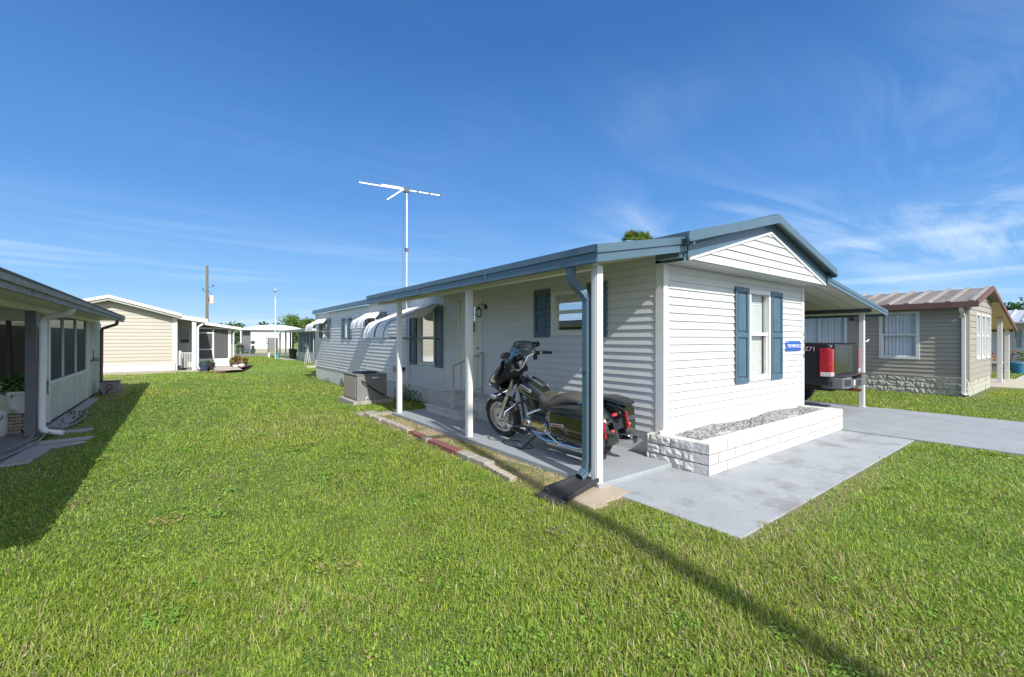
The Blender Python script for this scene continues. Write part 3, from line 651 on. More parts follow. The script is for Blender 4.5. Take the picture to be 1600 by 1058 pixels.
# ================================================================= MOTORCYCLE (local: x forward, y left, z up; origin at rear tyre contact)
PAINT=mat('bike_paint',(.012,.015,.014),.12,col2=(.016,.02,.018),scale=2,coat=1)
SEATM=mat('seat_vinyl',(.085,.078,.075),.5,col2=(.075,.068,.064),scale=30,bump=.15,bscale=120)
REDL=mat('red_lens',(.48,.012,.03),.15,coat=1,scale=14,col2=(.30,.008,.02),var=.3)
ENG=mat('engine_alloy',(.42,.40,.34),.34,.85,col2=(.22,.21,.18),scale=14); BLKM=mat('black_engine',(.03,.03,.032),.35,.4)
def u_(x): return Vector(x)
fw_=Vector((-.1,1.57,0)).normalized()
bike=empty('motorcycle',(4.08,3.79,.062),(0,0,0),label='black touring motorcycle with saddlebags and chrome engine parked on its side stand under the porch',cat='motorcycle')
lean=R(8.5)
left=Vector((-fw_.y,fw_.x,0)); up=Vector((0,0,1))*math.cos(lean)+left*math.sin(lean); lf=left*math.cos(lean)-Vector((0,0,1))*math.sin(lean)
bike.rotation_euler=Matrix((fw_,lf,up)).transposed().to_euler()
def bb(m,name,mt,par=None,**k): return m.build(name,mt,par or bike,world=False,**k)
# steering transform for everything that turns with the fork
rake=R(26); ax=Vector((-math.sin(rake),0,math.cos(rake))); hp=Vector((1.30,0,.90))
ST=Matrix.Translation(hp)@Matrix.Rotation(R(9),4,ax)@Matrix.Translation(-hp)
def wheel(name,cx,r,wd,rimr,M=None,spokes=9):
    tyre=MB(); hw=wd/2
    tyre.lathe([(rimr,-hw*.75),(rimr+.02,-hw*.95),(r-.035,-hw),(r-.012,-hw*.72),(r,-hw*.3),(r,hw*.3),(r-.012,hw*.72),(r-.035,hw),(rimr+.02,hw*.95),(rimr,hw*.75)],(cx,0,r),'y',48,closed=True)
    rim=MB(); rim.lathe([(rimr+.012,-hw*.8),(rimr+.012,-hw*.7),(rimr-.02,-hw*.55),(rimr-.02,hw*.55),(rimr+.012,hw*.7),(rimr+.012,hw*.8),(rimr-.03,hw*.6),(rimr-.03,-hw*.6)],(cx,0,r),'y',48,closed=True)
    sp=MB(); sp.lathe([(.001,-.06),(.045,-.06),(.055,-.02),(.055,.02),(.045,.06),(.001,.06)],(cx,0,r),'y',20)
    for k in range(spokes):
        a=2*PI*k/spokes; b=a+.16
        for q,s in((a,1),(b,-1)):
            sp.bar((cx+.045*math.cos(q),.0,r+.045*math.sin(q)),(cx+(rimr-.02)*math.cos(a+.08),.02*s,r+(rimr-.02)*math.sin(a+.08)),.02,.016,upv=(0,1,0))
    if M:
        for q in(tyre,rim,sp): q.xf(M)
    e=bb(tyre,name,RUB,smooth=True)
    bb(rim,'rim',BLKM if name=='rear_wheel' else STEEL,e,smooth=True); bb(sp,'spokes',CHR,e,smooth=True)
    return e
fwh=wheel('front_wheel',1.66,.325,.125,.235,ST); rwh=wheel('rear_wheel',0,.325,.17,.215)
for s in(-1,1):
    m=MB(); m.lathe([(.075,.062*s),(.15,.062*s),(.15,.068*s),(.075,.068*s)],(1.66,0,.325),'y',32,closed=True).xf(ST); bb(m,'brake_disc',STEEL,fwh)
    m=MB(); m.obox((1.56,.078*s,.40),(.10,.045,.07),Matrix.Rotation(R(-30),3,'Y')).xf(ST); bb(m,'brake_caliper',CHR,fwh,bevel=.012)
def fender(cx,cz,r,w,a0,a1,name,drop=.05,M=None,mt=PAINT,n=26,taper=.0):
    m=MB()
    def fn(u,v):
        a=R(a0+(a1-a0)*u); t=(v-.5)*2; yy=w/2*(1-taper*abs(u-.5)*2)*math.sin(t*1.25)/math.sin(1.25); rr=r-drop*(1-math.cos(t*1.35))/(1-math.cos(1.35))
        return (cx+rr*math.cos(a),yy,cz+rr*math.sin(a))
    m.grid(fn,n,10)
    if M: m.xf(M)
    return bb(m,name,mt,smooth=True,solid=.006)
fender(1.66,.325,.365,.17,15,165,'front_fender',.07,ST,taper=.25)
fender(0,.325,.40,.24,35,190,'rear_fender',.06)
# fork
for s in(-1,1):
    m=MB(); top=Vector((1.26,.105*s,.93)); bot=Vector((1.63,.105*s,.33))
    m.tube([top,top.lerp(bot,.5)],.026,12); m.tube([top.lerp(bot,.45),bot],.033,12); m.lathe([(.001,.09*s),(.03,.09*s),(.03,.12*s),(.001,.12*s)],(1.66,0,.325),'y',12); m.xf(ST); bb(m,'fork_leg',CHR,smooth=True)
# batwing fairing
def lay(z): 
    t=(z-.70)/(1.16-.70)
    x0=1.58+.16*math.sin(min(1,t*1.9)*PI*.5)-.30*max(0,t-.45)/.55
    w=.14+.20*math.sin(min(1,t*1.6)*PI*.5)-.10*max(0,t-.72)/.28
    x1=1.42-.14*t+.0*t
    return x0,w,x1
def fair(u,v):
    z=.70+.46*v; x0,w_,x1=lay(z); t=(u-.5)*2
    dip=.10*abs(t)**2.5*(1-v)*(1)  # wings rise at the sides
    return (x0-(x0-x1)*abs(t)**2.3, w_*math.copysign(abs(t)**.8,t), z+dip+.03*(abs(t)**2)*v)
m=MB(); m.grid(fair,36,14).xf(ST); fr=bb(m,'fairing',PAINT,smooth=True,solid=.01)
m=MB(); # inner dashboard
def inn(u,v):
    z=.86+.33*v; x0,w_,x1=lay(min(z,1.16)); t=(u-.5)*2
    return (x1+.03+.10*(1-t*t),w_*.93*t,z+.02)
m.grid(inn,14,8).xf(ST); bb(m,'dashboard',mat('dash_black',(.03,.03,.03),.6),fr,smooth=True,solid=.02)
for yy in(-.11,.11):
    m=MB(); m.lathe([(.055,0),(.055,-.035),(.048,-.035),(.045,-.02),(.001,-.02)],(1.27,yy,1.11),'x',20).xf(ST); bb(m,'gauge',CHR,fr,smooth=True)
for yy in(-.20,.20):
    m=MB(); m.lathe([(.04,0),(.05,-.02),(.001,-.028)],(1.26,yy,1.02),'x',20).xf(ST); bb(m,'speaker',BLKM,fr,smooth=True)
m=MB(); # windshield
def ws(u,v):
    t=(u-.5)*2; z=1.02+.44*v-.06*abs(t)**3*v; x=1.57-.40*v-.22*abs(t)**2.2; return (x,(.27-.08*v)*t,z)
m.grid(ws,20,10).xf(ST); bb(m,'windshield',glass('smoked_screen',(.62,.66,.66)),smooth=True,solid=.004)
m=MB(); m.tube([ST@Vector(ws(i/20,1)) for i in range(21)],.006,6); bb(m,'windshield_trim',BLKM)
# headlamp, fog lamps
m=MB(); m.lathe([(.001,.02),(.06,.015),(.083,.0),(.092,-.02),(.092,-.07)],(1.75,0,.86),'x',28).xf(ST); hl=bb(m,'headlight',glass('lamp_lens',(.9,.92,.95)),smooth=True)
m=MB(); m.lathe([(.098,.0),(.10,-.01),(.094,-.07),(.088,-.0)],(1.752,0,.86),'x',28,closed=True).xf(ST); bb(m,'headlight_ring',CHR,hl,smooth=True)
m=MB(); m.lathe([(.001,-.07),(.05,-.05),(.09,-.02)],(1.75,0,.86),'x',24).xf(ST); bb(m,'reflector',CHR,hl,smooth=True)
for s in(-1,1):
    m=MB(); m.lathe([(.001,.03),(.036,.02),(.046,0),(.046,-.03),(.02,-.07),(.001,-.075)],(1.60,.20*s,.70),'x',18).xf(ST); bb(m,'fog_lamp',CHR,smooth=True)
m=MB(); m.tube([ST@Vector(p) for p in((1.58,-.20,.69),(1.52,-.12,.72),(1.50,0,.73),(1.52,.12,.72),(1.58,.20,.69))],.012,8); bb(m,'lamp_bar',CHR)
# handlebar, grips, mirrors, switch gear
for s in(-1,1):
    m=MB(); pts=[(1.20,0,1.05),(1.20,.10*s,1.08),(1.17,.20*s,1.20),(1.08,.30*s,1.235),(.98,.38*s,1.215)]
    m.tube([ST@Vector(p) for p in pts],.014,10); hb=bb(m,'handlebar',CHR,smooth=True)
    m=MB(); m.tube([ST@Vector(p) for p in((1.02,.35*s,1.222),(.90,.44*s,1.195))],.021,12); bb(m,'grip',RUB,hb,smooth=True)
    m=MB(); m.obox(ST@Vector((1.06,.315*s,1.225)),(.06,.05,.055),Matrix.Rotation(R(-30*s),3,'Z')); m.obox(ST@Vector((1.10,.29*s,1.185)),(.05,.05,.11),Matrix.Identity(3)); bb(m,'switch_housing',BLKM,hb,bevel=.01)
    m=MB(); m.tube([ST@Vector(p) for p in((1.08,.31*s,1.235),(1.07,.40*s,1.24),(1.0,.49*s,1.22))],.007,8); bb(m,'lever',CHR,hb)
    m=MB(); m.tube([ST@Vector(p) for p in((1.08,.28*s,1.24),(1.11,.31*s,1.33))],.007,8)
    m.loft([(ST@Vector((1.10,.32*s,1.30+.085*t)))[:3]+(.07*math.sqrt(max(.03,1-(2*t-1)**2)),.012,2,0) for t in(0,.15,.35,.5,.65,.85,1)] if False else [((ST@Vector((1.10+.018*q,.335*s,1.345))).x,(ST@Vector((1.10,.335*s,1.345))).y,(ST@Vector((1.10,.335*s,1.345))).z,.085*k,.042*k,2.6,0) for q,k in((-1,.7),(-.6,.95),(.2,1),(1,.75),(1.3,.3))],18)
    bb(m,'mirror',BLKM,smooth=True)
# tank
m=MB(); m.loft([(1.20,0,.80,.05,.06,2.2,0),(1.15,0,.83,.115,.12,2.3,0),(1.05,0,.835,.155,.145,2.4,0),(.92,0,.82,.168,.15,2.5,0),(.80,0,.775,.15,.135,2.5,0),(.68,0,.72,.11,.10,2.4,0),(.60,0,.68,.06,.06,2.2,0)],28)
tk=bb(m,'fuel_tank',PAINT,smooth=True,sub=1)
m=MB(); m.loft([(1.10,0,.955,.03,.02,2.4,.15),(.98,0,.965,.055,.02,3,.1),(.85,0,.935,.05,.02,3,.3),(.72,0,.865,.03,.018,2.4,.4)],16); m.lathe([(.03,0),(.03,.018),(.001,.024)],(.97,0,.98),'z',16); bb(m,'tank_console',CHR,tk,smooth=True)
for s in(-1,1):
    m=MB(); m.prism([(1.04,.86),(.83,.79),(.81,.825),(1.0,.895)],.152*s,.172*s,'y'); bd_=bb(m,'tank_badge',mat('badge_white',(.7,.7,.68),.3),tk,bevel=.003)
    m=MB(); m.prism([(1.015,.866),(.845,.808),(.835,.82),(.995,.882)],.173*s,.175*s,'y'); bb(m,'badge_inlay',mat('badge_dark',(.05,.08,.11),.3),bd_)
    m=MB(); m.obox((.99,.1765*s,.868),(.045,.003,.012),Matrix.Rotation(R(20),3,'Y')); bb(m,'badge_accent',mat('badge_red',(.45,.04,.05),.4),bd_)
# seat
m=MB(); m.loft([(.79,0,.72,.05,.04,2.3,0),(.74,0,.70,.12,.09,2.4,-.2),(.66,0,.67,.155,.10,2.5,-.1),(.54,0,.65,.175,.09,2.6,.05),(.42,0,.675,.17,.085,2.6,.25),(.30,0,.735,.155,.085,2.6,.1),(.16,0,.755,.14,.075,2.6,-.05),(.02,0,.745,.125,.06,2.5,-.12),(-.10,0,.725,.07,.035,2.3,-.1)],28)
se=bb(m,'seat',SEATM,smooth=True,sub=1)
m=MB(); m.tube([(.47,.16,.72),(.43,.10,.765),(.42,0,.78),(.43,-.10,.765),(.47,-.16,.72)],.007,8); bb(m,'seam',BLKM,se)
m=MB(); m.tube([(-.03,.20,.70),(-.06,.21,.76),(-.22,.21,.78),(-.30,.18,.74)],.012,8); bb(m,'rail',CHR)
# saddlebags with lids, tail strips and badges
for s in(-1,1):
    sec=[(.40,.50,.012,.03),(.36,.52,.07,.13),(.24,.52,.10,.175),(.05,.515,.115,.185),(-.18,.50,.12,.20),(-.32,.48,.115,.20),(-.40,.46,.10,.18)]
    m=MB(); m.loft([(x,.30*s,z,a,b,5,0) for x,z,a,b in sec],36); bag=bb(m,'saddlebag',PAINT,smooth=True,angle=50)
    m=MB(); m.loft([(.30,.30*s,.685,.09,.014,3,.12),(.10,.30*s,.705,.112,.028,4,.05),(-.15,.30*s,.712,.122,.03,4,-.03),(-.34,.30*s,.69,.12,.028,4,-.1),(-.415,.30*s,.67,.10,.018,3,-.1)],28); bb(m,'bag_lid',PAINT,bag,smooth=True)
    m=MB(); m.prism([(-.385,.61),(-.42,.59),(-.43,.39),(-.40,.38)],(.205 if s>0 else -.23),(.23 if s>0 else -.205),'y'); bb(m,'tail_light',REDL,bag,bevel=.008)
    m=MB(); m.obox((.13,.4165*s,.52),(.21,.006,.035),Matrix.Rotation(R(4),3,'Y')); bg=bb(m,'bag_badge',MATS['badge_white'],bag,bevel=.002)
    m=MB(); m.obox((.13,.4205*s,.52),(.17,.004,.016),Matrix.Rotation(R(4),3,'Y')); bb(m,'badge_inlay',MATS['badge_red'],bg)
    m=MB(); m.tube([(.34,.41*s,.40),(.10,.435*s,.30),(-.2,.43*s,.30),(-.40,.40*s,.36)],.013,8); bb(m,'bag_guard',CHR)
    m=MB(); m.lathe([(.045,0),(.05,-.03),(.05,-.55),(.058,-.62),(.058,-.84),(.05,-.865),(.042,-.84)],(.42,.30*s,.235),'x',22); mf=bb(m,'muffler',CHR,smooth=True)
    m=MB(); m.lathe([(.040,-.862),(.001,-.78)],(.42,.30*s,.235),'x',18); bb(m,'muffler_tip',DARK,mf)
    m=MB(); m.lathe([(.001,.0),(.020,-.010),(.022,-.035),(.010,-.05)],(-.46,.16*s,.47),'x',14); bb(m,'turn_signal',mat('amber_red_lens',(.6,.08,.03),.2,coat=1),smooth=True)
m=MB(); m.obox((-.40,0,.61),(.04,.09,.04),Matrix.Rotation(R(20),3,'Y')); bb(m,'tail_lamp',REDL,bevel=.015)
m=MB(); m.obox((-.44,0,.50),(.008,.18,.11),Matrix.Rotation(R(12),3,'Y')); m.obox((-.44,0,.55),(.06,.06,.02),Matrix.Identity(3)); bb(m,'plate_bracket',BLKM)
# engine: crankcase, primary, two finned cylinders, air cleaner, pipes
m=MB(); m.loft([(.36,0,.36,.10,.10,4,0),(.50,0,.37,.15,.14,4,0),(.70,0,.37,.16,.15,4,0),(.90,0,.36,.15,.14,4,0),(1.0,0,.34,.10,.10,3,0)],24); bb(m,'crankcase',BLKM,smooth=True)
m=MB(); pv=[(.36,.34),(.40,.42),(.60,.44),(.88,.47),(.98,.42),(.98,.32),(.90,.25),(.60,.25),(.42,.27)]
m.prism(pv,.15,.225,'y'); pc=bb(m,'primary_cover',CHR,bevel=.025)
m=MB(); m.lathe([(.001,.25),(.07,.248),(.085,.235),(.088,.222)],(.50,0,.35),'y',28); bb(m,'derby_cover',CHR,pc,smooth=True); m=MB(); m.lathe([(.001,.252),(.05,.25),(.062,.238),(.064,.222)],(.88,0,.38),'y',24); bb(m,'inspection_cover',CHR,pc,smooth=True)
m=MB(); m.prism([(q[0],q[1]) for q in pv],-.22,-.15,'y'); bb(m,'cam_cover',CHR,bevel=.025)
for cx,ti in((.60,R(22)),(.82,R(-22))):
    m=MB(); M=Matrix.Rotation(-ti,3,'Y'); base=Vector((.80+(cx-.71)*.75,0,.46))
    for k in range(11):
        c=base+M@Vector((0,0,.02+.024*k)); sz=.18 if k<8 else .20
        m.obox(c,(sz,sz+.02,.011),M)
    m.obox(base+M@Vector((0,0,.13)),(.11,.12,.26),M); m.obox(base+M@Vector((0,0,.305)),(.13,.15,.06),M)
    bb(m,'cylinder',ENG,bevel=.004)
m=MB(); m.lathe([(.001,-.24),(.07,-.235),(.085,-.20),(.085,-.12)],(.80,0,.63),'y',24); bb(m,'air_cleaner',CHR,smooth=True)
for s in(-1,1):
    m=MB(); m.tube([(.86 if s<0 else .56,-.08*s if s>0 else -.10,.62),(.90,.19*s,.50),(.80,.21*s,.28),(.55,.28*s,.24),(.43,.30*s,.235)],.022,10); bb(m,'exhaust_pipe',CHR,smooth=True)
# frame, crash bar, floorboards, stand
m=MB(); m.tube([(1.27,0,.90),(1.15,.05,.70),(1.08,.10,.40),(1.02,.12,.22),(.5,.12,.20),(.38,.11,.35),(.42,.10,.62)],.02,8); m.tube([(1.27,0,.90),(1.15,-.05,.70),(1.08,-.10,.40),(1.02,-.12,.22),(.5,-.12,.20),(.38,-.11,.35),(.42,-.10,.62)],.02,8)
m.tube([(1.27,0,.88),(.9,0,.68),(.42,0,.62),(0,0,.60)],.025,8); m.tube([(.45,.13,.30),(0,.13,.32)],.022,8); m.tube([(.45,-.13,.30),(0,-.13,.32)],.022,8); bb(m,'frame',BLKM)
m=MB(); m.tube([(1.12,0,.60),(1.16,.16,.60),(1.20,.34,.52),(1.20,.37,.42),(1.15,.30,.31),(1.08,.12,.28),(1.06,0,.28),(1.08,-.12,.28),(1.15,-.30,.31),(1.20,-.37,.42),(1.20,-.34,.52),(1.16,-.16,.60),(1.12,0,.60)],.016,10); bb(m,'crash_bar',CHR,smooth=True)
for s in(-1,1):
    m=MB(); m.obox((.98,.30*s,.285),(.30,.11,.022),Matrix.Rotation(R(-6),3,'Y')); bb(m,'floorboard',BLKM,bevel=.012)
    m=MB(); m.obox((.36,.30*s,.31),(.16,.08,.02),Matrix.Identity(3)); bb(m,'passenger_board',BLKM,bevel=.01)
m=MB(); m.tube([(1.12,.30,.33),(1.20,.30,.36),(1.26,.30,.37)],.01,8); bb(m,'shift_lever',CHR)
m=MB(); m.tube([(.80,.13,.22),(.88,.24,.12),(.93,.33,.047)],.013,8); m.obox((.94,.345,.045),(.09,.04,.01),Matrix.Rotation(lean,3,'X')); bb(m,'side_stand',BLKM)
m=MB(); m.obox((.88,0,.72),(.25,.06,.05),Matrix.Rotation(R(15),3,'Y')); m.obox((1.0,.06,.60),(.05,.05,.12),Matrix.Identity(3)); m.obox((.95,.10,.50),(.04,.03,.10),Matrix.Identity(3)); m.tube([(1.24,.05,.95),(1.12,.10,.75),(1.0,.12,.62),(.9,.12,.52)],.008,6); bb(m,'wiring',BLKM)
m=MB(); m.prism([(.42,.60),(.55,.63),(.58,.50),(.44,.45),(.36,.50)],.12,.15,'y'); m.prism([(.42,.60),(.55,.63),(.58,.50),(.44,.45),(.36,.50)],-.15,-.12,'y'); bb(m,'side_cover',PAINT,bevel=.015)
m=MB(); m.tube([Vector((.0,.30,.0))+Vector((.06*math.cos(a),.10*math.sin(a)+.0,.0))for a in np.linspace(0,5.2,16)],.004,5)
# the loose loop of cord lies on the slab
cd=MB(); cd.tube([(3.78+.14*math.cos(a)*1.0,4.92+.30*math.sin(a),.068) for a in np.linspace(.3,6.2,22)],.006,5)
thing(cd,'cord',BLK,(3.78,4.92,.062),'thin black loop of cord lying on the slab beside the motorcycle front wheel','cord')

# ================================================================= PICKUP TRUCK (local: x right, y forward, z up; origin at rear axle ground centre... rear at y=0)
TR=empty('pickup_truck',(11.0,3.17,.026),(0,0,R(2.6)),label='dark pickup truck with a red tail light backed under the carport roof',cat='truck')
TP=mat('truck_paint',(.016,.018,.021),.16,col2=(.02,.022,.025),scale=2,coat=.35,spec=.4)
BUMP=mat('bumper_grey',(.19,.195,.20),.4,.3,col2=(.14,.145,.15),scale=4); RUST=mat('rust',(.22,.075,.03),.9,col2=(.10,.04,.02),scale=18,bump=.5)
def tb(m,name,mt,par=None,**k): return m.build(name,mt,par or TR,world=False,**k)
W2=1.0
def arch(cy,r,z0=.56,n=14): return [(cy+r*math.cos(a),.42+r*math.sin(a)) for a in [PI-PI*i/n for i in range(n+1)] if .42+r*math.sin(a)>z0]
for s in(-1,1):
    # bed side with wheel arch (poly in y,z)
    poly=[(.02,.60),(.02,1.40),(.05,1.425),(2.02,1.425),(2.02,.55)]+[p for p in reversed(arch(1.22,.47))]
    m=MB(); x0,x1=(W2-.09)*s,W2*s
    m.prism(poly,min(x0,x1),max(x0,x1),'x'); b=tb(m,'bed_side',TP,bevel=.022)
    m=MB(); m.prism([(.0,.80),(.0,1.31),(.05,1.345),(.20,1.33),(.19,1.25),(.20,.80),(.18,.775)],min((W2-.10)*s,(W2+.012)*s),max((W2-.10)*s,(W2+.012)*s),'x')
    m.box(min((W2-.16)*s,(W2-.0)*s),max((W2-.16)*s,W2*s),-.022,.02,.80,1.33); tl=tb(m,'tail_light',REDL,bevel=.045)
    m=MB(); m.box(min((W2-.15)*s,(W2+.016)*s),max((W2-.15)*s,(W2+.016)*s),-.026,.17,.785,.87); tb(m,'reverse_lens',mat('clear_lens',(.75,.70,.70),.2,coat=1,scale=60,col2=(.5,.45,.45)),tl,bevel=.01)
    m=MB(); m.box(min((W2-.12)*s,(W2-.02)*s),max((W2-.12)*s,(W2-.02)*s),-.0,.05,1.345,1.40); tb(m,'bed_cap',BUMP,b,bevel=.01)
m=MB(); m.box(-(W2-.165),W2-.165,-.03,.05,.66,1.415); tg=tb(m,'tailgate',TP,bevel=.018)

m=MB(); m.box(-.75,-.50,-.034,-.0305,.72,.745); tb(m,'model_script',CHR,tg)
m=MB(); m.box(-W2+.1,W2-.1,.0,2.0,.60,.68); m.box(-W2+.09,W2-.09,1.95,2.0,.6,1.40); tb(m,'bed_floor',BLK)
text_mesh('Z71',.12,Matrix.Translation((-W2-.003,.52,1.30))@Matrix.Rotation(R(-90),4,'Z')@Matrix.Rotation(R(90),4,'X')@Matrix.Shear('XZ',4,(.25,0)) if False else Matrix.Translation((-W2-.003,.345,1.315))@Matrix.Rotation(R(-90),4,'Z')@Matrix.Rotation(R(90),4,'X'),'side_decal',mat('decal_silver',(.70,.68,.70),.35,col2=(.6,.2,.25),scale=9),TR,world=False)
# bumper: two corner sections, centre step with plate recess
m=MB()
for s in(-1,1):
    m.prism([(.40*s,-.20),(.62*s,-.22),(.84*s,-.16),(.85*s,.08),(.84*s,.20),(.76*s,.20),(.76*s,.0),(.40*s,-.02)],.545,.765,'z')
m.box(-.40,.40,-.215,-.02,.545,.70)
bp=tb(m,'bumper',BUMP,bevel=.022)
m=MB(); m.box(-.83,.83,-.18,.10,.766,.785); tb(m,'step_pad',BLK,bp,bevel=.008)
m=MB(); m.box(-.16,.16,-.222,-.216,.57,.69); tb(m,'licence_recess',BLK,bp)
for s in(-1,1):
    m=MB(); m.prism([(.60*s,-.215),(.80*s,-.168),(.80*s,-.176),(.60*s,-.226)],.60,.72,'z'); tb(m,'bumper_inset',BLK,bp)
m=MB(); m.box(-.36,-.28,-.222,-.2155,.60,.70); tb(m,'sticker',mat('sticker_white',(.75,.75,.73),.5),bp)
m=MB(); m.box(-.04,.04,-.26,.2,.45,.51); m.box(-.4,.4,.10,.15,.46,.51); m.bar((.10,-.20,.792),(.40,-.14,.797),.12,.012); tb(m,'tow_hitch',RUST,bevel=.006)
# cab, hood
m=MB(); cab=[(2.04,.52),(2.04,1.40),(2.20,1.48),(2.36,1.83),(2.55,1.90),(3.75,1.90),(3.95,1.84),(4.50,1.30),(5.62,1.18),(5.80,1.02),(5.84,.55)]+[p for p in reversed(arch(4.86,.46,.5))]
m.prism(cab,-W2+.02,W2-.02,'x'); cb_=tb(m,'cab',TP,bevel=.04)
m=MB()
for s in(-1,1):
    x=(W2-.018)*s
    for poly in([(2.42,1.42),(2.52,1.80),(3.10,1.80),(3.10,1.42)],[(3.18,1.42),(3.18,1.80),(3.78,1.80),(4.28,1.40)]):
        m.add([(x,p[0],p[1]) for p in poly],[(0,1,2,3)])
tb(m,'side_window',GLD,cb_)
m=MB(); m.add([(-.75,2.165,1.47),(.75,2.165,1.47),(.70,2.32,1.80),(-.70,2.32,1.80)],[(0,1,2,3)]); tb(m,'rear_window',GLD,cb_)
for s in(-1,1):
    m=MB(); m.obox((1.10*s,4.05,1.38),(.20,.10,.18),Matrix.Identity(3)); tb(m,'side_mirror',BLK,cb_,bevel=.03)
    m=MB(); m.box(min(.75*s,.94*s),max(.75*s,.94*s),5.79,5.86,.88,1.08); tb(m,'headlight',MATS['clear_lens'],cb_,bevel=.02)
for cy in(1.22,4.86):
    for s in(-1,1):
        m=MB(); c=(0,cy,.40); r=.40; h0=.72*s; h1=.97*s
        P_=[(.23,h0),(.33,h0),(.385,h0+.02*s),(r,h0+.06*s),(r,h1-.06*s),(.385,h1-.02*s),(.33,h1),(.24,h1-.01*s)]
        vs=[];n=40
        for rr,hh in P_:
            for k in range(n): a=2*PI*k/n; vs.append((hh,cy+rr*math.cos(a),.40+rr*math.sin(a)))
        m.add(vs,[(i*n+k,i*n+(k+1)%n,((i+1)%8)*n+(k+1)%n,((i+1)%8)*n+k) for i in range(8) for k in range(n)])
        for k in range(n):
            a=2*PI*k/n
            m.obox(((h0+h1)/2,cy+(r+.003)*math.cos(a),.40+(r+.003)*math.sin(a)),(.22,.035,.012),Matrix.Rotation(a-PI/2,3,'X'))
        w_=tb(m,'wheel',RUB,smooth=True)
        m=MB(); x=h1-.05*s
        for k in range(6):
            a=2*PI*k/6; m.bar((x,cy+.04*math.cos(a),.40+.04*math.sin(a)),(x,cy+.22*math.cos(a),.40+.22*math.sin(a)),.06,.03,upv=(1,0,0))
        m.tube([(x-.10*s,cy,.40),(x+.02*s,cy,.40)],.06,16); tb(m,'rim',STEEL,w_,bevel=.006)
m=MB(); m.tube([(-.6,1.22,.42),(.6,1.22,.42)],.06,10); m.box(-.5,-.4,.1,5.2,.46,.56); m.box(.4,.5,.1,5.2,.46,.56); tb(m,'chassis',BLK)
# ================================================================= THINGS ROUND THE HOME
pl=empty('brick_planter',(6.8,2.95,0),label='long low white painted brick planter filled with gravel under the front window',cat='planter')
def brickwall(mb,W,u0,u1,z0,rows,h,bl,n0,n1,rough=0):
    for r in range(rows):
        u=u0-(bl/2 if r%2 else 0)
        while u<u1-.01:
            a,b=max(u,u0),min(u+bl,u1)
            if b-a>.03:
                dz=h; k=random.uniform(-.004,.004)
                if rough:   # split faced block: bumpy front
                    nx=max(3,int((b-a)/.03)); nz=4
                    mb.grid(lambda q,t:W.p(a+.005+(b-a-.010)*q,z0+r*h+.005+(h-.010)*t,n1+rough*(noise.noise(Vector(((a+(b-a)*q)*17,t*3+r*5,a*3)))*.9+.35)*(1 if 0<q<1 and 0<t<1 else 0)),nx,nz)
                    W.box(mb,a+.006,b-.006,z0+r*h+.006,z0+(r+1)*h-.006,n0,n1-.002)
                else: W.box(mb,a+.005,b-.005,z0+r*h+.005,z0+(r+1)*h-.005,n0,n1+k*1.8)
            u+=bl
    return mb
PWf=Wall((0,2.80,0),(1,0,0),(0,-1,0)); PWl=Wall((4.87,0,0),(0,1,0),(-1,0,0)); PWr=Wall((8.77,0,0),(0,1,0),(1,0,0))
brickwall(MB(),PWf,4.70,8.94,.012,3,.117,.40,0,.182,.007).build('front_wall',BRKW,pl)
brickwall(MB(),PWl,2.80,3.44,.012,3,.117,.30,0,.17,.022).build('side_wall',BRKW,pl)
brickwall(MB(),PWr,2.80,3.30,.012,3,.117,.30,0,.17).build('side_wall',BRKW,pl,bevel=.006)
m=MB(); m.box(4.875,8.765,2.805,3.30,.02,.31); m.box(4.72,8.92,3.302-.05,3.302,.30,.405); m.build('bed',BRKW,pl,bevel=.004)
m=MB(); m.box(4.715,8.925,2.63,2.795,.355,.3645); m.build('cement_cap',BRKW,pl)
# gravel: heaped stones
def stones(n,x0,x1,y0,y1,zf,r0,r1):
    ico=np.array([(0,0,1),(.894,0,.447),(.276,.851,.447),(-.724,.526,.447),(-.724,-.526,.447),(.276,-.851,.447),(.724,.526,-.447),(-.276,.851,-.447),(-.894,0,-.447),(-.276,-.851,-.447),(.724,-.526,-.447),(0,0,-1)])
    fc=np.array([(0,1,2),(0,2,3),(0,3,4),(0,4,5),(0,5,1),(1,6,2),(2,7,3),(3,8,4),(4,9,5),(5,10,1),(2,6,7),(3,7,8),(4,8,9),(5,9,10),(1,10,6),(11,7,6),(11,8,7),(11,9,8),(11,10,9),(11,6,10)])
    P=np.stack([rng.uniform(x0,x1,n),rng.uniform(y0,y1,n),np.zeros(n)],1); P[:,2]=zf(P[:,0],P[:,1])
    r=rng.uniform(r0,r1,n)
    V=ico[None]*(1+rng.uniform(-.28,.28,(n,12,1)))*r[:,None,None]*np.stack([rng.uniform(.8,1.4,n),rng.uniform(.7,1.1,n),rng.uniform(.5,.8,n)],1)[:,None,:]
    a=rng.uniform(0,2*PI,n); c,s=np.cos(a)[:,None],np.sin(a)[:,None]; X=V[:,:,0]*c-V[:,:,1]*s; Y=V[:,:,0]*s+V[:,:,1]*c
    V=np.stack([X,Y,V[:,:,2]],-1)+P[:,None,:]
    F=fc[None]+12*np.arange(n)[:,None,None]
    return V.reshape(-1,3),F.reshape(-1,3),n
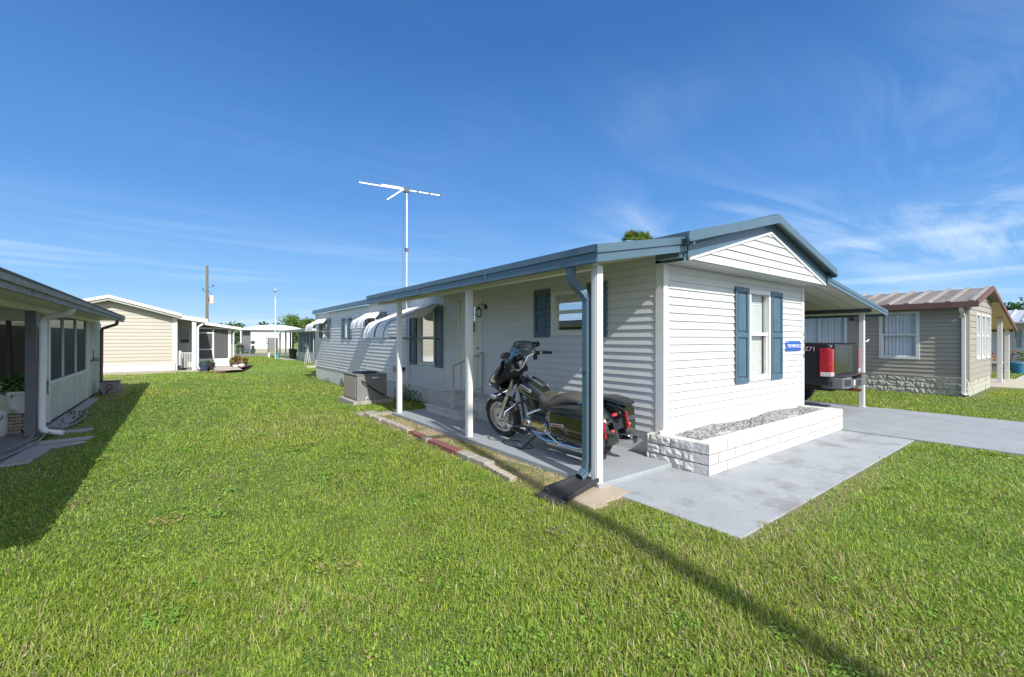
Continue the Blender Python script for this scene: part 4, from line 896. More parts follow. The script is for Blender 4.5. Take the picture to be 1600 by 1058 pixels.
def np_mesh(name,V,F,mt,colors=None,k=None):
    me=bpy.data.meshes.new(name); nf,kk=F.shape
    me.vertices.add(len(V)); me.vertices.foreach_set('co',V.astype(np.float32).ravel())
    me.loops.add(nf*kk); me.loops.foreach_set('vertex_index',F.astype(np.int32).ravel())
    me.polygons.add(nf); me.polygons.foreach_set('loop_start',np.arange(0,nf*kk,kk,dtype=np.int32))
    try: me.polygons.foreach_set('loop_total',np.full(nf,kk,dtype=np.int32))
    except Exception: pass
    me.materials.append(mt)
    if colors is not None:
        ca=me.color_attributes.new('Col','FLOAT_COLOR','POINT'); ca.data.foreach_set('color',np.concatenate([colors,np.ones((len(V),1))],1).astype(np.float32).ravel())
    me.update(calc_edges=True); me.validate()
    o=bpy.data.objects.new(name,me); COL.objects.link(o); return o
def colmat(name,rough=.8,trans=0,spec=.3):
    m=bpy.data.materials.new(name); m.use_nodes=True; N=m.node_tree.nodes; L=m.node_tree.links; b=N['Principled BSDF']
    a=N.new('ShaderNodeAttribute'); a.attribute_name='Col'; L.new(a.outputs['Color'],b.inputs['Base Color']); b.inputs['Roughness'].default_value=rough; b.inputs['Specular IOR Level'].default_value=spec
    if trans:
        o=[x for x in N if x.type=='OUTPUT_MATERIAL'][0]; t=N.new('ShaderNodeBsdfTranslucent'); mx=N.new('ShaderNodeMixShader'); mx.inputs[0].default_value=trans
        hv=N.new('ShaderNodeMix'); hv.data_type='RGBA'; hv.blend_type='MULTIPLY'; hv.inputs[0].default_value=1; L.new(a.outputs['Color'],hv.inputs[6]); hv.inputs[7].default_value=(1.5,1.5,.6,1)
        L.new(hv.outputs[2],t.inputs[0]); L.new(b.outputs[0],mx.inputs[1]); L.new(t.outputs[0],mx.inputs[2]); L.new(mx.outputs[0],o.inputs[0])
    return m
STM=colmat('stone',.9)
V,F,n=stones(8200,4.90,8.74,2.83,3.25,lambda x,y:.315+.03*np.sin(x*3)*np.sin(y*9)+rng.uniform(0,.02,len(x)),.010,.022)
c=rng.choice([.22,.28,.34,.40,.17],n); C=np.repeat(np.stack([c,c*.985,c*.96],1),12,0)
o=np_mesh('gravel',V,F,STM,C); o['kind']='stuff'; tag(o,'grey and white crushed gravel filling the white brick planter','gravel')

# border of blocks along the lawn
PALE=[PALEB,OLDC]
def block(name,c,size,ang,m,label,cat,group=None,tilt=0,bev=.006):
    o=MB().obox((0,0,0),size,Matrix.Identity(3)).build(name,m,bevel=bev); o.location=(c[0],c[1],c[2]+size[2]/2); o.rotation_euler=(tilt,0,ang)
    me=o.data
    for v in me.vertices: v.co+=Vector((random.uniform(-1,1),random.uniform(-1,1),random.uniform(-1,1)))*.004
    return tag(o,label,cat,group)
ordn=['first','second','third','fourth','fifth','sixth','seventh','eighth','ninth','tenth']
ys=[8.75,8.25,7.78,7.36,6.98]; bx=lambda y: 2.97+.015*(y-5)+.02*math.sin(y*2)
for i,y in enumerate(ys):
    block('edging_block',(bx(y),y,.0),(.13,.41,.062),R(2.5*math.sin(i*3)),PALEB,'pale rough edging block, %s from the air conditioner end of the lawn border'%ordn[i],'edging block','pale blocks of the lawn border',tilt=R(1.2*math.sin(i*5)))
for i,y in enumerate((6.66,6.42,6.14)):
    block('edging_block',(bx(y),y,-.01),(.10,.22,.06),R(3*math.sin(i*2)),REDB if i!=2 else PALEB,('small worn red edging block sunk in the grass, %s of the pair'%('far one','near one')[i]) if i<2 else 'short pale edging block just beyond the two large red ones','edging block')
for i,y in enumerate((5.74,5.32)):
    block('edging_block',(bx(y),y,.0),(.12,.40,.065),R(2),REDB,('large brick red edging block nearer the front steps','large brick red edging block nearer the camera')[i],'edging block')
for i,y in enumerate((4.92,4.58)):
    block('edging_block',(bx(y),y,.0),(.15,.33,.065),R(-3+5*i),OLDC,('chipped pale edging block touching the red one','chipped pale edging block with a broken end beside the scalloped pavers')[i],'edging block')
for i in range(8):
    y=4.36-i*.075
    block('edging_paver',(2.93-.008*i,y,-.005),(.09,.062,.06),R(-4),PALEB,'thin upright pale paver, %s along the scalloped row from the chipped block'%ordn[i],'paver','row of small upright pavers in the lawn')
for i,(x,y,a) in enumerate(((3.30,8.80,0),(3.06,9.06,4))):
    block('flat_paver',(x,y,-.02),(.42,.26,.05),R(a),OLDC,('flat grey paver at the foot of the far porch post','flat grey paver at the far end of the lawn border')[i],'paver')
for i,(x,y,sx,sy,a) in enumerate(((3.38,2.98,.42,.36,3),(3.08,2.93,.20,.38,-2))):
    block('stepping_stone',(x,y,-.028),(sx,sy,.045),R(a),mat('sand_paver',(.46,.38,.28),.9,col2=(.36,.30,.22),scale=12,bump=.4),('broad sandy paving slab beside the black splash block','narrow sandy paving slab half under the black splash block')[i],'paver')
# splash block
sb=empty('splash_block',(3.2,3.2,0),label='black plastic splash block under the blue downspout at the corner post',cat='splash block')
m=MB()
def spl(u,v):
    x=3.44-.56*u; wd=.11+.05*u; t=(v-.5)*2; z=.085-.05*u+.035*abs(t)**6+.012*math.sin(v*40)*(.4 if abs(t)<.8 else 0)
    return (x,3.21+wd*t-.06*u,z)
m.grid(spl,14,40); m.build('trough',BLK,sb,smooth=True,solid=.012)
m=MB(); m.bar((3.44,3.10,.10),(2.88,2.99,.055),.02,.05); m.bar((3.44,3.32,.10),(2.88,3.31,.055),.02,.05); m.build('rim',BLK,sb,bevel=.006)
m=MB(); m.grid(lambda u,v:(2.89-.12*u,2.98+.36*v,.035-.02*u+.006*math.sin(v*60)),3,30); m.build('apron',BLK,sb,smooth=True,solid=.012)

# air conditioner
ac=empty('air_conditioner',(3.8,11.35,0),label='grey boxy air conditioning unit on a pad behind the far porch post',cat='air conditioner')
gzc=G(3.8,11.3)
MB().box(3.30,4.30,10.72,12.0,gzc-.05,.03).build('pad',OLDC,ac,bevel=.01)
m=MB(); m.box(3.41,4.16,10.82,11.90,.03,.64); ca=m.build('cabinet',ACM,ac,bevel=.015)
m=MB(); m.box(3.395,4.175,10.805,11.915,.64,.665); m.build('top_panel',ACM,ac,bevel=.008)
m=MB()
for k in range(34):
    y=10.90+k*.028; m.box(3.400,3.412,y,y+.012,.08,.60)
m.build('coil_grille',mat('grille_tan',(.26,.24,.21),.6),ac)
m=MB(); m.lathe([(.30,0),(.31,.03),(.28,.04),(.05,.055),(.001,.055)],(3.78,11.36,.665),'z',28); m.build('fan_guard',DKM,ac,smooth=True)
m=MB(); m.box(3.78,3.93,10.798,10.806,.56,.60); m.build('rating_plate',mat('label_white',(.75,.75,.74),.5),ac)
m=MB(); m.tube([(3.52,10.80,.52),(3.56,10.74,.49),(3.75,10.74,.33),(4.05,10.8,.14),(4.25,10.9,.03)],.018,8); m.build('refrigerant_line',BLK,ac)
m=MB(); m.tube([(3.62,10.78,.0),(3.62,10.76,.10),(3.66,10.76,.12)],.012,8); m.build('drain_pipe',PVC,ac)
# weeds by the wall
def leaves(n,fn,size,col,name,mt,jit=.35,aspect=2.0):
    P=np.array([fn() for _ in range(n)]); n=len(P)
    d1=rng.normal(size=(n,3)); d1/=np.linalg.norm(d1,axis=1)[:,None]; d2=rng.normal(size=(n,3)); d2-=d1*(d1*d2).sum(1)[:,None]; d2/=np.linalg.norm(d2,axis=1)[:,None]
    s=size*rng.uniform(.6,1.35,n)[:,None]
    V=np.stack([P-d1*s,P+d2*s/aspect*.9,P+d1*s,P-d2*s/aspect*.9],1).reshape(-1,3); F=np.arange(4*n).reshape(n,4)
    cs=np.array(col); C=cs[rng.integers(0,len(cs),n)]*(1+rng.uniform(-jit,jit,(n,1))); return np_mesh(name,V,F,mt,np.repeat(C,4,0))
LEAF=colmat('leaf',.55,.25); 
GRN=[(.05,.10,.02),(.07,.14,.03),(.035,.075,.018)]; LGRN=[(.12,.20,.04),(.16,.25,.05),(.08,.15,.03)]
def weed(x0,x1,y0,y1,h,n,label,loc):
    o=leaves(n,lambda:(random.uniform(x0,x1),random.uniform(y0,y1),G(x0,y0)+h*random.random()**1.3),.022,GRN,'weed',LEAF); reroot(o,loc); tag(o,label,'weed')
weed(4.45,4.78,10.0,10.7,.26,420,'dark leafy weeds along the skirting behind the far porch post',(4.6,10.3,0))
weed(4.5,4.78,10.75,11.3,.36,420,'taller leafy weed in the corner behind the air conditioner',(4.6,11,0))
for i,y in enumerate((13.2,16.6,18.7,20.9)):
    weed(4.62,4.80,y-.16,y+.16,.16,90,'small weed tuft at the far skirting, %s beyond the air conditioner'%ordn[i],(4.7,y,G(4.7,y)))
# pole behind the camera whose shadow crosses the lawn
pp=empty('wooden_pole',(1.33,-6.2,0),label='tall wooden utility pole behind the camera casting a long shadow',cat='pole')
m=MB(); m.tube([(1.33,-6.2,-.3),(1.33,-6.2,5),(1.33,-6.2,11)],[.10,.09,.075],14); m.build('shaft',WOODP,pp,smooth=True)
m=MB(); m.box(.7,1.96,-6.34,-6.28,10.2,10.3); m.build('crossarm',WOODP,pp)

# ================================================================= LEFT NEIGHBOUR
LH=empty('carport_home',(-1.9,11.3,0),label='pale green neighbouring home at far left with a dark roof edge and screened windows',cat='mobile home')
LW=Wall((-1.9,0,0),(0,1,0),(1,0,0)); LF=Wall((0,11.34,0),(1,0,0),(0,-1,0))
LY1=17.6; sw=.9
def lroof(x): return 2.17+.06*(-1.30-x)
m=MB(); m.add([(-1.36,2.3,lroof(-1.3)),(-7,2.3,lroof(-7)),(-7,17.0,lroof(-7)),(-1.36,17.0,lroof(-1.3)),(-1.36,2.3,lroof(-1.3)-.05),(-7,2.3,lroof(-7)-.05),(-7,17,lroof(-7)-.05),(-1.36,17,lroof(-1.3)-.05)],[(3,2,1,0),(4,5,6,7),(0,1,5,4),(1,2,6,5),(2,3,7,6),(3,0,4,7)])
lr=m.build('roof',mat('shingle_dark',(.09,.085,.08),.95,col2=(.20,.19,.17),scale=30,bump=.6),LH)
m=MB(); m.box(-1.36,-1.325,2.3,17.0,2.02,2.15); m.box(-1.325,-1.30,2.3,17.0,2.09,2.16); m.build('fascia',WOODG,lr,bevel=.004)
m=MB(); m.box(-1.40,-1.298,2.3,17.0,2.162,2.195); m.build('shingle_edge',MATS['shingle_dark'],lr,bevel=.006)
m=MB(); m.box(-7,-1.361,2.3,17.0,2.055,2.075); m.box(-1.98,-1.84,2.5,17,1.98,2.054); m.build('soffit',SOFF,LH)
m=MB(); m.box(-1.93,-1.81,9.94,10.06,.03,1.98); m.build('carport_post',GREYP,LH,bevel=.006)
m=MB(); m.box(-1.93,-1.81,5.5,5.62,.03,1.98); m.build('carport_post',GREYP,LH,bevel=.006)
# screened room wall
m=MB(); LW.box(m,11.34,15.25,.05,.74,-.05,0)
u=11.5
while u<15.2: LW.box(m,u,u+.01,.07,.72,0,.006); u+=.2
LW.box(m,15.35,17.6,.05,2.06,-.05,0); u=15.45
while u<17.5: LW.box(m,u,u+.012,.07,2.04,0,.007); u+=.2
m.build('wall',PALEG,LH)
m=MB(); LW.box(m,11.27,15.3,.74,.77,-.05,.022); LW.box(m,11.24,11.34,.05,2.03,-.05,.02); LW.box(m,15.25,15.35,.05,2.03,-.05,.02)
for u in(12.52,13.86): LW.box(m,u,u+.022,.79,2.0,-.04,.012)
LW.box(m,11.34,15.25,1.99,2.04,-.04,.012); LW.box(m,17.54,17.6,.05,2.06,-.04,.02); m.build('frame',TRIM,LH)
for a,b in((11.34,12.52),(12.56,13.86),(13.90,15.25)):
    m=MB(); LW.quad(m,a,b,.79,1.99,-.02); m.build('screen',SCR,LH)
m=MB(); m.box(-6,-5.9,11.4,17.5,.05,2.04); m.box(-6,-1.95,17.5,17.6,.05,2.06); m.build('inner_wall',PALEG,LH)
m=MB(); m.box(-6,-1.96,11.4,17.5,.02,.06); m.build('floor',DARK,LH)
# front wall of the room, seen through the carport
m=MB(); LF.box(m,-6,-1.95,.05,.80,-.05,0); LF.box(m,-6,-1.95,2.0-.02,2.05,-.05,0)
for k in range(24): LF.box(m,-6+k*.17,-6+k*.17+.012,1.90,2.05,-.001,.006)
LF.box(m,-6,-1.95,1.86,1.98,-.05,0); m.build('wall',PALEG,LH)
WOV=mat('woven_blind',(.10,.085,.07),.9,col2=(.05,.043,.038),scale=30,stretch=(1,1,6),bump=.6)
m=MB(); z=.80
while z<1.86: LF.box(m,-6,-1.96,z,z+.018,-.03,-.012-.004*random.random()); z+=.021
m.build('woven_blind',WOV,LH)
dfm=mat('dark_frame',(.035,.035,.035),.6); m=MB(); LF.box(m,-2.42,-2.36,.85,1.86,-.02,.03); m.build('mullion',dfm,LH); m=MB(); LF.box(m,-6,-1.95,.80,.85,-.02,.03); m.build('sill',dfm,LH)
def rpipe(mb,pts,r=.042,n=14):
    # round the corners
    pts=[Vector(p) for p in pts]; out=[pts[0]]
    for i in range(1,len(pts)-1):
        a,b,c=pts[i-1],pts[i],pts[i+1]; l=min((a-b).length,(c-b).length,.12)*.8
        p0=b+(a-b).normalized()*l; p1=b+(c-b).normalized()*l
        for t in(0,.25,.5,.75,1): out.append(p0*(1-t)**2+b*2*t*(1-t)+p1*t*t)
    out.append(pts[-1]); return mb.tube(out,r,n)
m=rpipe(MB(),[(-1.37,9.72,2.10),(-1.38,9.74,1.96),(-1.74,9.98,1.86),(-1.75,9.98,.09),(-1.50,9.93,.04)],.045); m.build('downspout',PVC,LH,smooth=True)
m=rpipe(MB(),[(-1.35,15.6,2.08),(-1.36,15.65,1.93),(-1.76,16.6,1.82),(-1.77,16.6,.3)],.038); m.build('downspout',mat('pipe_brown',(.16,.09,.08),.5),LH,smooth=True)
m=MB(); m.box(-1.90,-1.80,16.20,16.45,1.0,1.02); m.tube([(-1.86,16.0,.95),(-1.86,16.0,1.25)],.008,6); m.tube([(-1.88,15.8,.97),(-1.78,16.2,.97),(-1.80,16.5,.97)],.018,6); m.build('wall_bracket',DKM,LH)
pt=MB(); pt.box(-7,-1.78,2.5,11.3,-.05,.02); o=pt.build('patio',mat('patio_grey',(.22,.215,.22),.85,col2=(.15,.15,.16),scale=3,bump=.2)); o['kind']='structure'
bx_=empty('equipment_box',(-1.55,16.35,0),label='low grey metal box with a black hose bracket at the pale green home',cat='box')
m=MB(); m.box(-1.76,-1.36,16.15,16.55,0,.37); m.build('case',ACM,bx_,bevel=.01)
m=MB(); m.box(-1.77,-1.35,16.14,16.56,.37,.395); m.build('lid',DKM,bx_,bevel=.006)
m=MB(); m.lathe([(.055,-.012),(.075,-.012),(.075,0),(.055,0)],(-1.56,16.145,.24),'y',18,closed=True); m.tube([(-1.56,16.13,.19),(-1.60,16.12,.10),(-1.62,16.12,.04)],.014,8); m.build('hose_bracket',BLK,bx_)
m=MB(); m.tube([(-1.66,15.7,.16),(-1.72,15.9,.1),(-1.70,16.1,.05),(-1.78,16.12,.20)],.014,8); thing(m,'drain_hose',BLK,(-1.7,15.9,0),'short black hose curling up beside the low grey metal box','hose')
# potted plant standing on stacked pavers
px,py=-2.06,10.62
for i in range(6):
    for j in range(2):
        nm=ordn[5-i]
        block('stacked_paver',(px-.10+.21*j+random.uniform(-.01,.01),py+random.uniform(-.012,.012),.022+i*.052),(.20,.32,.046),R(random.uniform(-3,3)),PALEB,'pale paver, %s column of the stack under the pot, %s from top'%(('left','right')[j],nm),'paver','pavers stacked under the pot')
pot=empty('potted_plant',(px,py,.34),label='white tapered pot of round green leaves standing on stacked pavers in the carport',cat='potted plant')
POTW=mat('pot_white',(.62,.63,.62),.5,col2=(.54,.55,.53),scale=6)
m=MB(); m.lathe([(.001,.34),(.15,.34),(.20,.60),(.225,.66),(.235,.66),(.235,.70),(.205,.70),(.20,.655),(.001,.65)],(px,py,0),'z',32); m.build('pot',POTW,pot,smooth=True)
def rp():
    a=random.uniform(0,2*PI); r=.27*math.sqrt(random.random()); return (px+r*math.cos(a),py+r*math.sin(a),.66+(.34-.5*r*r*4*.4)*random.random()**.8-.03)
o=leaves(750,rp,.034,[(.05,.13,.03),(.08,.19,.04),(.03,.09,.02),(.14,.26,.08)],'foliage',LEAF,aspect=1.3); o.data.transform(Matrix.Translation(-Vector((px,py,.34)))); o.parent=pot
m=MB(); 
for k in range(9): a=k*.7; m.tube([(px,py,.64),(px+.08*math.cos(a),py+.08*math.sin(a),.78),(px+.17*math.cos(a),py+.17*math.sin(a),.90)],.006,5)
m.build('stems',mat('stem_green',(.06,.10,.03),.7),pot)
m=MB(); m.lathe([(.001,.02),(.15,.02),(.17,.05),(.165,.34),(.15,.42),(.14,.42),(.14,.38),(.001,.36)],(-2.36,10.35,0),'z',26); bk=empty('bucket',(-2.36,10.35,.02),label='pale bucket with a wire handle at the left edge beside the stacked pavers',cat='bucket'); m.build('body',POTW,bk,smooth=True)
m=MB(); m.tube([(-2.36+.15*math.cos(a),10.20+.0*a,.36-.13*math.sin(a)) for a in np.linspace(0,PI,12)],.007,6); m.build('handle',BLK,bk)
# broken concrete pieces and hoses at the wall foot
def slab(cx,cy,pts,z,label):
    m=MB(); m.prism([(cx+a,cy+b) for a,b in pts],-.04,z,'z'); return thing(m,'concrete_slab',OLDC if random.random()<.0 else mat('grey_slab',(.36,.37,.38),.9,col2=(.26,.27,.28),scale=9,bump=.5),(cx,cy,0),label,'slab',bevel=.01)
slab(-1.42,9.30,[(-.36,-.06),(.30,.02),(.33,.14),(-.30,.12)],.035,'long flat concrete piece at the mouth of the white downspout')
slab(-1.50,8.98,[(-.30,-.16),(.10,-.10),(.38,.08),(.30,.16),(-.26,.12)],.025,'jagged concrete piece nearest the camera beside the white downspout')
slab(-1.62,8.40,[(-.16,-.50),(.12,-.44),(.17,.36),(-.10,.42)],.03,'narrow concrete strip in front of the dark carport post')
slab(-1.45,10.15,[(-.24,-.10),(.20,-.06),(.26,.12),(-.22,.14)],.04,'concrete piece just behind the mouth of the white downspout')
slab(-1.62,11.6,[(-.22,-.9),(.02,-.85),(.03,.9),(-.24,.9)],.05,'long narrow concrete footing along the pale green wall')
slab(-1.68,14.0,[(-.16,-1.2),(.0,-1.2),(.02,1.2),(-.18,1.2)],.045,'farther narrow concrete footing along the pale green wall')
HOS=mat('hose_grey',(.25,.23,.26),.5); 
m=MB(); m.tube([(-2.3,7.6,.035),(-1.95,8.6,.035),(-1.80,9.4,.04),(-1.86,10.2,.05)],.014,8); thing(m,'garden_hose',HOS,(-1.95,8.6,0),'grey hose running along the patio edge to the dark carport post','hose')
m=MB(); m.tube([(-2.2,7.3,.035),(-1.80,8.3,.04),(-1.66,9.2,.06),(-1.70,9.9,.05)],.014,8); thing(m,'garden_hose',HOS,(-1.8,8.3,0),'grey hose lying over the narrow concrete strip','hose')
m=MB(); m.tube([(-1.62,10.0,.07),(-1.48,10.7,.07),(-1.46,11.6,.06),(-1.56,12.6,.06)],.014,8); thing(m,'garden_hose',HOS,(-1.5,11,0),'grey hose behind the white downspout along the wall foot','hose')
weed(-1.72,-1.45,10.8,12.2,.16,110,'creeping weeds at the foot of the pale green wall',(-1.6,11.5,0))
weed(-1.75,-1.6,9.6,10.6,.09,120,'low weeds round the base of the white downspout',(-1.7,10,0))

# ================================================================= BEIGE HOUSE
BH=empty('beige_house',(-2.4,25.4,0),label='beige sided house with a white roof edge and a side porch in the left background',cat='mobile home')
BW=Wall((0,25.4,0),(1,0,0),(0,-1,0)); bx0,bx1=-4.66,-.22
bap=3.20; bcl=lambda z:(-2.44-(bap-z)/.29,-2.44+(bap-z)/.29)
m=siding(BW,bx0,bx1,.42,bap-.02,clip=bcl,e=.155,p=.02); siding(Wall((bx1,0,0),(0,1,0),(1,0,0)),25.4,38,.42,2.55,mb=m,e=.155,p=.02); m.build('wall',BEIGE,BH)
m=MB(); BW.box(m,bx0,bx1,.10,.43,-.05,.012); BW.box(m,bx0,bx1+.02,.40,.44,-.02,.03); m.box(bx1-.03,bx1,25.4,38,.1,.42); m.build('skirting',SKIRT,BH)
m=MB(); m.box(bx0,.65,25.1,25.45,-.05,.09); m.build('footing',OLDC,BH)
m=MB(); BW.box(m,bx1-.09,bx1+.02,.43,2.52,-.02,.03); m.build('corner_trim',TRIM,BH)
m=MB(); f=lambda x: 3.36-.29*abs(x+2.44)
for a,b in((-4.85,-2.44),(-2.44,-.0)):
    strip(m,a,b,f,-.06,0,25.0,38.2)
br=m.build('roof',mat('roof_white',(.76,.76,.75),.5,col2=(.66,.66,.64),scale=2),BH)
m=MB(); strip(m,-4.86,-2.44,f,-.10,.03,24.97,24.999); strip(m,-2.44,.02,f,-.10,.03,24.97,24.999); m.build('fascia',TRIM,br)
m=MB(); strip(m,-4.8,-2.44,f,-.20,-.08,25.02,25.38); strip(m,-2.44,-.05,f,-.20,-.08,25.02,25.38); m.build('soffit',mat('soffit_grey',(.40,.39,.36),.6),BH)
m=MB(); f2=lambda x:2.62-.16*(x+.2)
strip(m,-.2,.98,f2,-.10,0,25.1,34); strip(m,-.2,1.0,f2,-.15,.03,25.07,25.099); 
m.build('porch_roof',MATS['roof_white'],BH)
m=MB(); m.box(.40,.56,25.15,25.28,.09,2.44); m.box(-.20,-.14,25.3,25.4,.1,2.5); m.build('porch_post',TRIM,BH)
m=rpipe(MB(),[(.92,25.2,2.40),(.80,25.2,2.20),(.62,25.15,2.1),(.62,25.15,.2),(.80,25.05,.08)],.045); m.build('downspout',PVC,BH,smooth=True)
GW=mat('porch_wall',(.42,.42,.38),.7); m=MB(); m.box(-.2,2.3,28.0-.2,28.0-.15,.1,2.5) if False else m.box(-.21,.55,27.6,27.65,.1,2.5); m.build('porch_wall',GW,BH)
m=MB(); m.box(-.02,.32,27.57,27.60,1.35,2.0); m.build('porch_window',GLD,BH)
m=MB()
for k in range(9): m.box(-.15+k*.065,-.125+k*.065,26.2,26.23,.15,.86)
m.box(-.2,.42,26.19,26.24,.84,.88); m.build('railing',TRIM,BH)
# screen room
m=MB(); SX0,SX1,SY=.60,2.20,28.7
m.box(SX0,SX1,SY,SY+.05,.05,.47); m.box(SX1-.05,SX1,SY,34,.05,.47); m.build('knee_wall',TRIM,BH)
m=MB()
for a,b in((.62,.70),(1.34,1.42),(2.06,2.20)): m.box(a,b,SY-.02,SY+.05,.47,2.12)
m.box(.70,1.34,SY-.02,SY+.03,1.82,1.88); m.box(.70,1.34,SY-.02,SY+.03,.94,1.0); m.box(.6,2.2,SY-.02,SY+.05,2.06,2.14)
for y in(30,31.4,32.8): m.box(SX1-.06,SX1,y,y+.06,.47,2.1)
m.build('screen_frame',TRIM,BH)
m=MB(); m.box(SX0,SX1-.05,SY+.01,SY+.014,.47,2.08); m.box(SX1-.03,SX1-.026,SY,34,.47,2.08); m.build('screen',SCRL,BH)
m=MB(); m.box(.6,2.2,33.9,33.95,.05,2.3); m.build('back_wall',GW,BH)
m=MB(); f3=lambda x:2.44-.155*(x-.7); strip(m,.58,2.62,f3,-.09,0,28.3,34.2); strip(m,.56,2.64,f3,-.12,.02,28.27,28.299); m.build('screen_room_roof',MATS['roof_white'],BH)
m=rpipe(MB(),[(2.5,28.4,2.05),(2.35,28.5,1.9),(2.30,28.6,1.85),(2.30,28.6,.2)],.04); m.build('downspout',PVC,BH,smooth=True)
struct(MB().box(.2,2.4,25.3,28.6,-.04,.035),'porch_pad',mat('pad_pink',(.50,.44,.37),.85,col2=(.44,.38,.32),scale=3))
MUL=mat('mulch',(.16,.07,.045),.95,col2=(.09,.04,.03),scale=25,bump=.9)
m=MB(); m.prism([(.62,23.6),(1.4,23.7),(2.5,25.6),(3.3,29.2),(2.9,30.4),(2.42,28.6),(2.41,25.2),(.8,25.2)],-.04,.02+0,'z'); struct(m,'mulch_bed',MUL)
m=MB(); m.prism([(2.45,28.75),(2.9,30.45),(3.5,33.5),(3.6,36),(2.45,36)],-.04,.03,'z'); struct(m,'side_path',MATS['pad_pink'])
def bush(x,y,z0,r,h,n,size,cols,name,label,cat,group=None,trunk=None):
    e=empty(name,(x,y,z0),label=label,cat=cat,group=group)
    blobs=[(x+random.uniform(-.5,.5)*r,y+random.uniform(-.5,.5)*r,z0+h*random.uniform(.4,.75),r*random.uniform(.35,.6)) for _ in range(max(4,n//90))]
    def fn():
        b=random.choice(blobs); v=Vector((random.gauss(0,1),random.gauss(0,1),random.gauss(0,.8))).normalized()*b[3]*random.uniform(.5,1.05)
        return (b[0]+v.x,b[1]+v.y,max(z0+.02,b[2]+v.z*h/(2*r)*1.2))
    o=leaves(n,fn,size,cols,'crown',LEAF); o.data.transform(Matrix.Translation(-Vector((x,y,z0)))); o.parent=e
    m=MB(); hh=trunk or h*.5
    for k in range(5 if not trunk else 1): 
        a=k*1.3; m.tube([(x,y,z0-.05),(x+.3*r*math.cos(a)*(not trunk),y+.3*r*math.sin(a)*(not trunk),z0+hh)],[.03*h+.004,.015*h+.003],7)
    if trunk:
        for k in range(6):
            b=blobs[k%len(blobs)]; m.tube([(x,y,z0+hh*.8),((x+b[0])/2,(y+b[1])/2,(z0+hh+b[2])/2),b[:3]],[.02*h,.014*h,.006*h],6)
    m.build('trunk' if trunk else 'stems',BARK,e); return e
CRO=[(.10,.16,.03),(.20,.20,.04),(.28,.13,.04),(.06,.12,.02),(.30,.08,.04)]
bush(2.42,28.0,.02,.42,.62,420,.055,CRO,'croton_bush','red and green bush left of the pair in the mulch bed by the screen room','bush')
bush(2.95,29.2,.02,.34,.5,300,.055,CRO,'croton_bush','smaller red and green bush right of the pair in the mulch bed','bush')
for i,(x,y) in enumerate(((2.30,27.3),(2.62,27.9))):
    V,F,n=stones(1,x-.01,x+.01,y-.01,y+.01,lambda a,b:.10+0*a,.16,.17); o=np_mesh('garden_rock',V,F,STM,np.full((12,3),.62)); reroot(o,(x,y,0)); tag(o,('white rock at the left foot of the red and green bushes','white rock at the right foot of the red and green bushes')[i],'rock')
for i,(x,y,cm,lb) in enumerate(((.84,25.0,mat('pot_blue',(.05,.07,.12),.4),'dark blue pot by the white porch post of the beige house'),(1.12,25.5,mat('pot_dark',(.05,.03,.035),.5),'dark brown pot on the mulch right of the dark blue pot'))):
    e=empty('plant_pot',(x,y,.03),label=lb,cat='plant pot')
    m=MB(); m.lathe([(.001,.03),(.12,.03),(.19,.33),(.21,.33),(.21,.38),(.17,.38),(.16,.34),(.001,.33)],(x,y,0),'z',18); m.build('pot',cm,e,smooth=True)
    o=leaves(50,lambda:(x+random.uniform(-.14,.14),y+random.uniform(-.14,.14),.38+.12*random.random()),.05,GRN,'foliage',LEAF); o.data.transform(Matrix.Translation(-Vector((x,y,.03)))); o.parent=e
gr=empty('covered_grill',(-.13,25.75,.09),label='narrow white covered grill standing at the corner of the beige house porch',cat='grill')
m=MB(); m.loft([(0,0,0,.1,.1,2,0)]*0 or [(-.16,0,.55,.05,.38,2.2,0),(-.10,0,.55,.13,.44,2.6,0),(.0,0,.55,.15,.46,2.6,0),(.10,0,.55,.13,.44,2.6,0),(.16,0,.55,.05,.38,2.2,0)],20); m.xf(Matrix.Translation((-.13,25.75,0))); m.build('cover',mat('cover_white',(.62,.62,.60),.7,bump=.3),gr,smooth=True)
m=MB(); m.box(-.25,-.01,25.60,25.64,.12,.30); m.build('base',DKM,gr)

# ================================================================= FAR BACKGROUND LEFT
UP=empty('utility_pole',(2.32,60,0),label='tall wooden utility pole with a pale transformer behind the beige house',cat='utility pole')
m=MB(); m.tube([(2.32,60,-.2),(2.32,60,9.7)],[.16,.12],12); m.build('shaft',WOODP,UP,smooth=True)
m=MB(); m.lathe([(.001,-.5),(.24,-.48),(.25,.35),(.15,.45),(.001,.47)],(2.75,60,5.95),'z',16); m.build('transformer',mat('transformer_grey',(.62,.52,.48),.5),UP,smooth=True)
m=MB(); m.box(2.45,2.6,59.95,60.05,5.7,6.2); m.tube([(2.75,60,6.4),(2.55,59.9,6.8),(2.35,59.9,7.0)],.02,6); m.build('bracket',DKM,UP)
m=MB()
for x,z in((1.95,6.9),(2.9,7.4)): m.tube([(2.32,60,z-.15),(x,60,z)],.03,6); m.lathe([(.05,0),(.09,.06),(.05,.12),(.09,.18),(.04,.25)],(x,60,z),'z',10)
m.build('insulator',mat('insulator',(.10,.12,.13),.3),UP)
FA=empty('far_antenna',(5.70,37.5,G(5.7,37.5)),label='slim white mast with a small cross arm beside the far grey storage cabinet',cat='antenna')
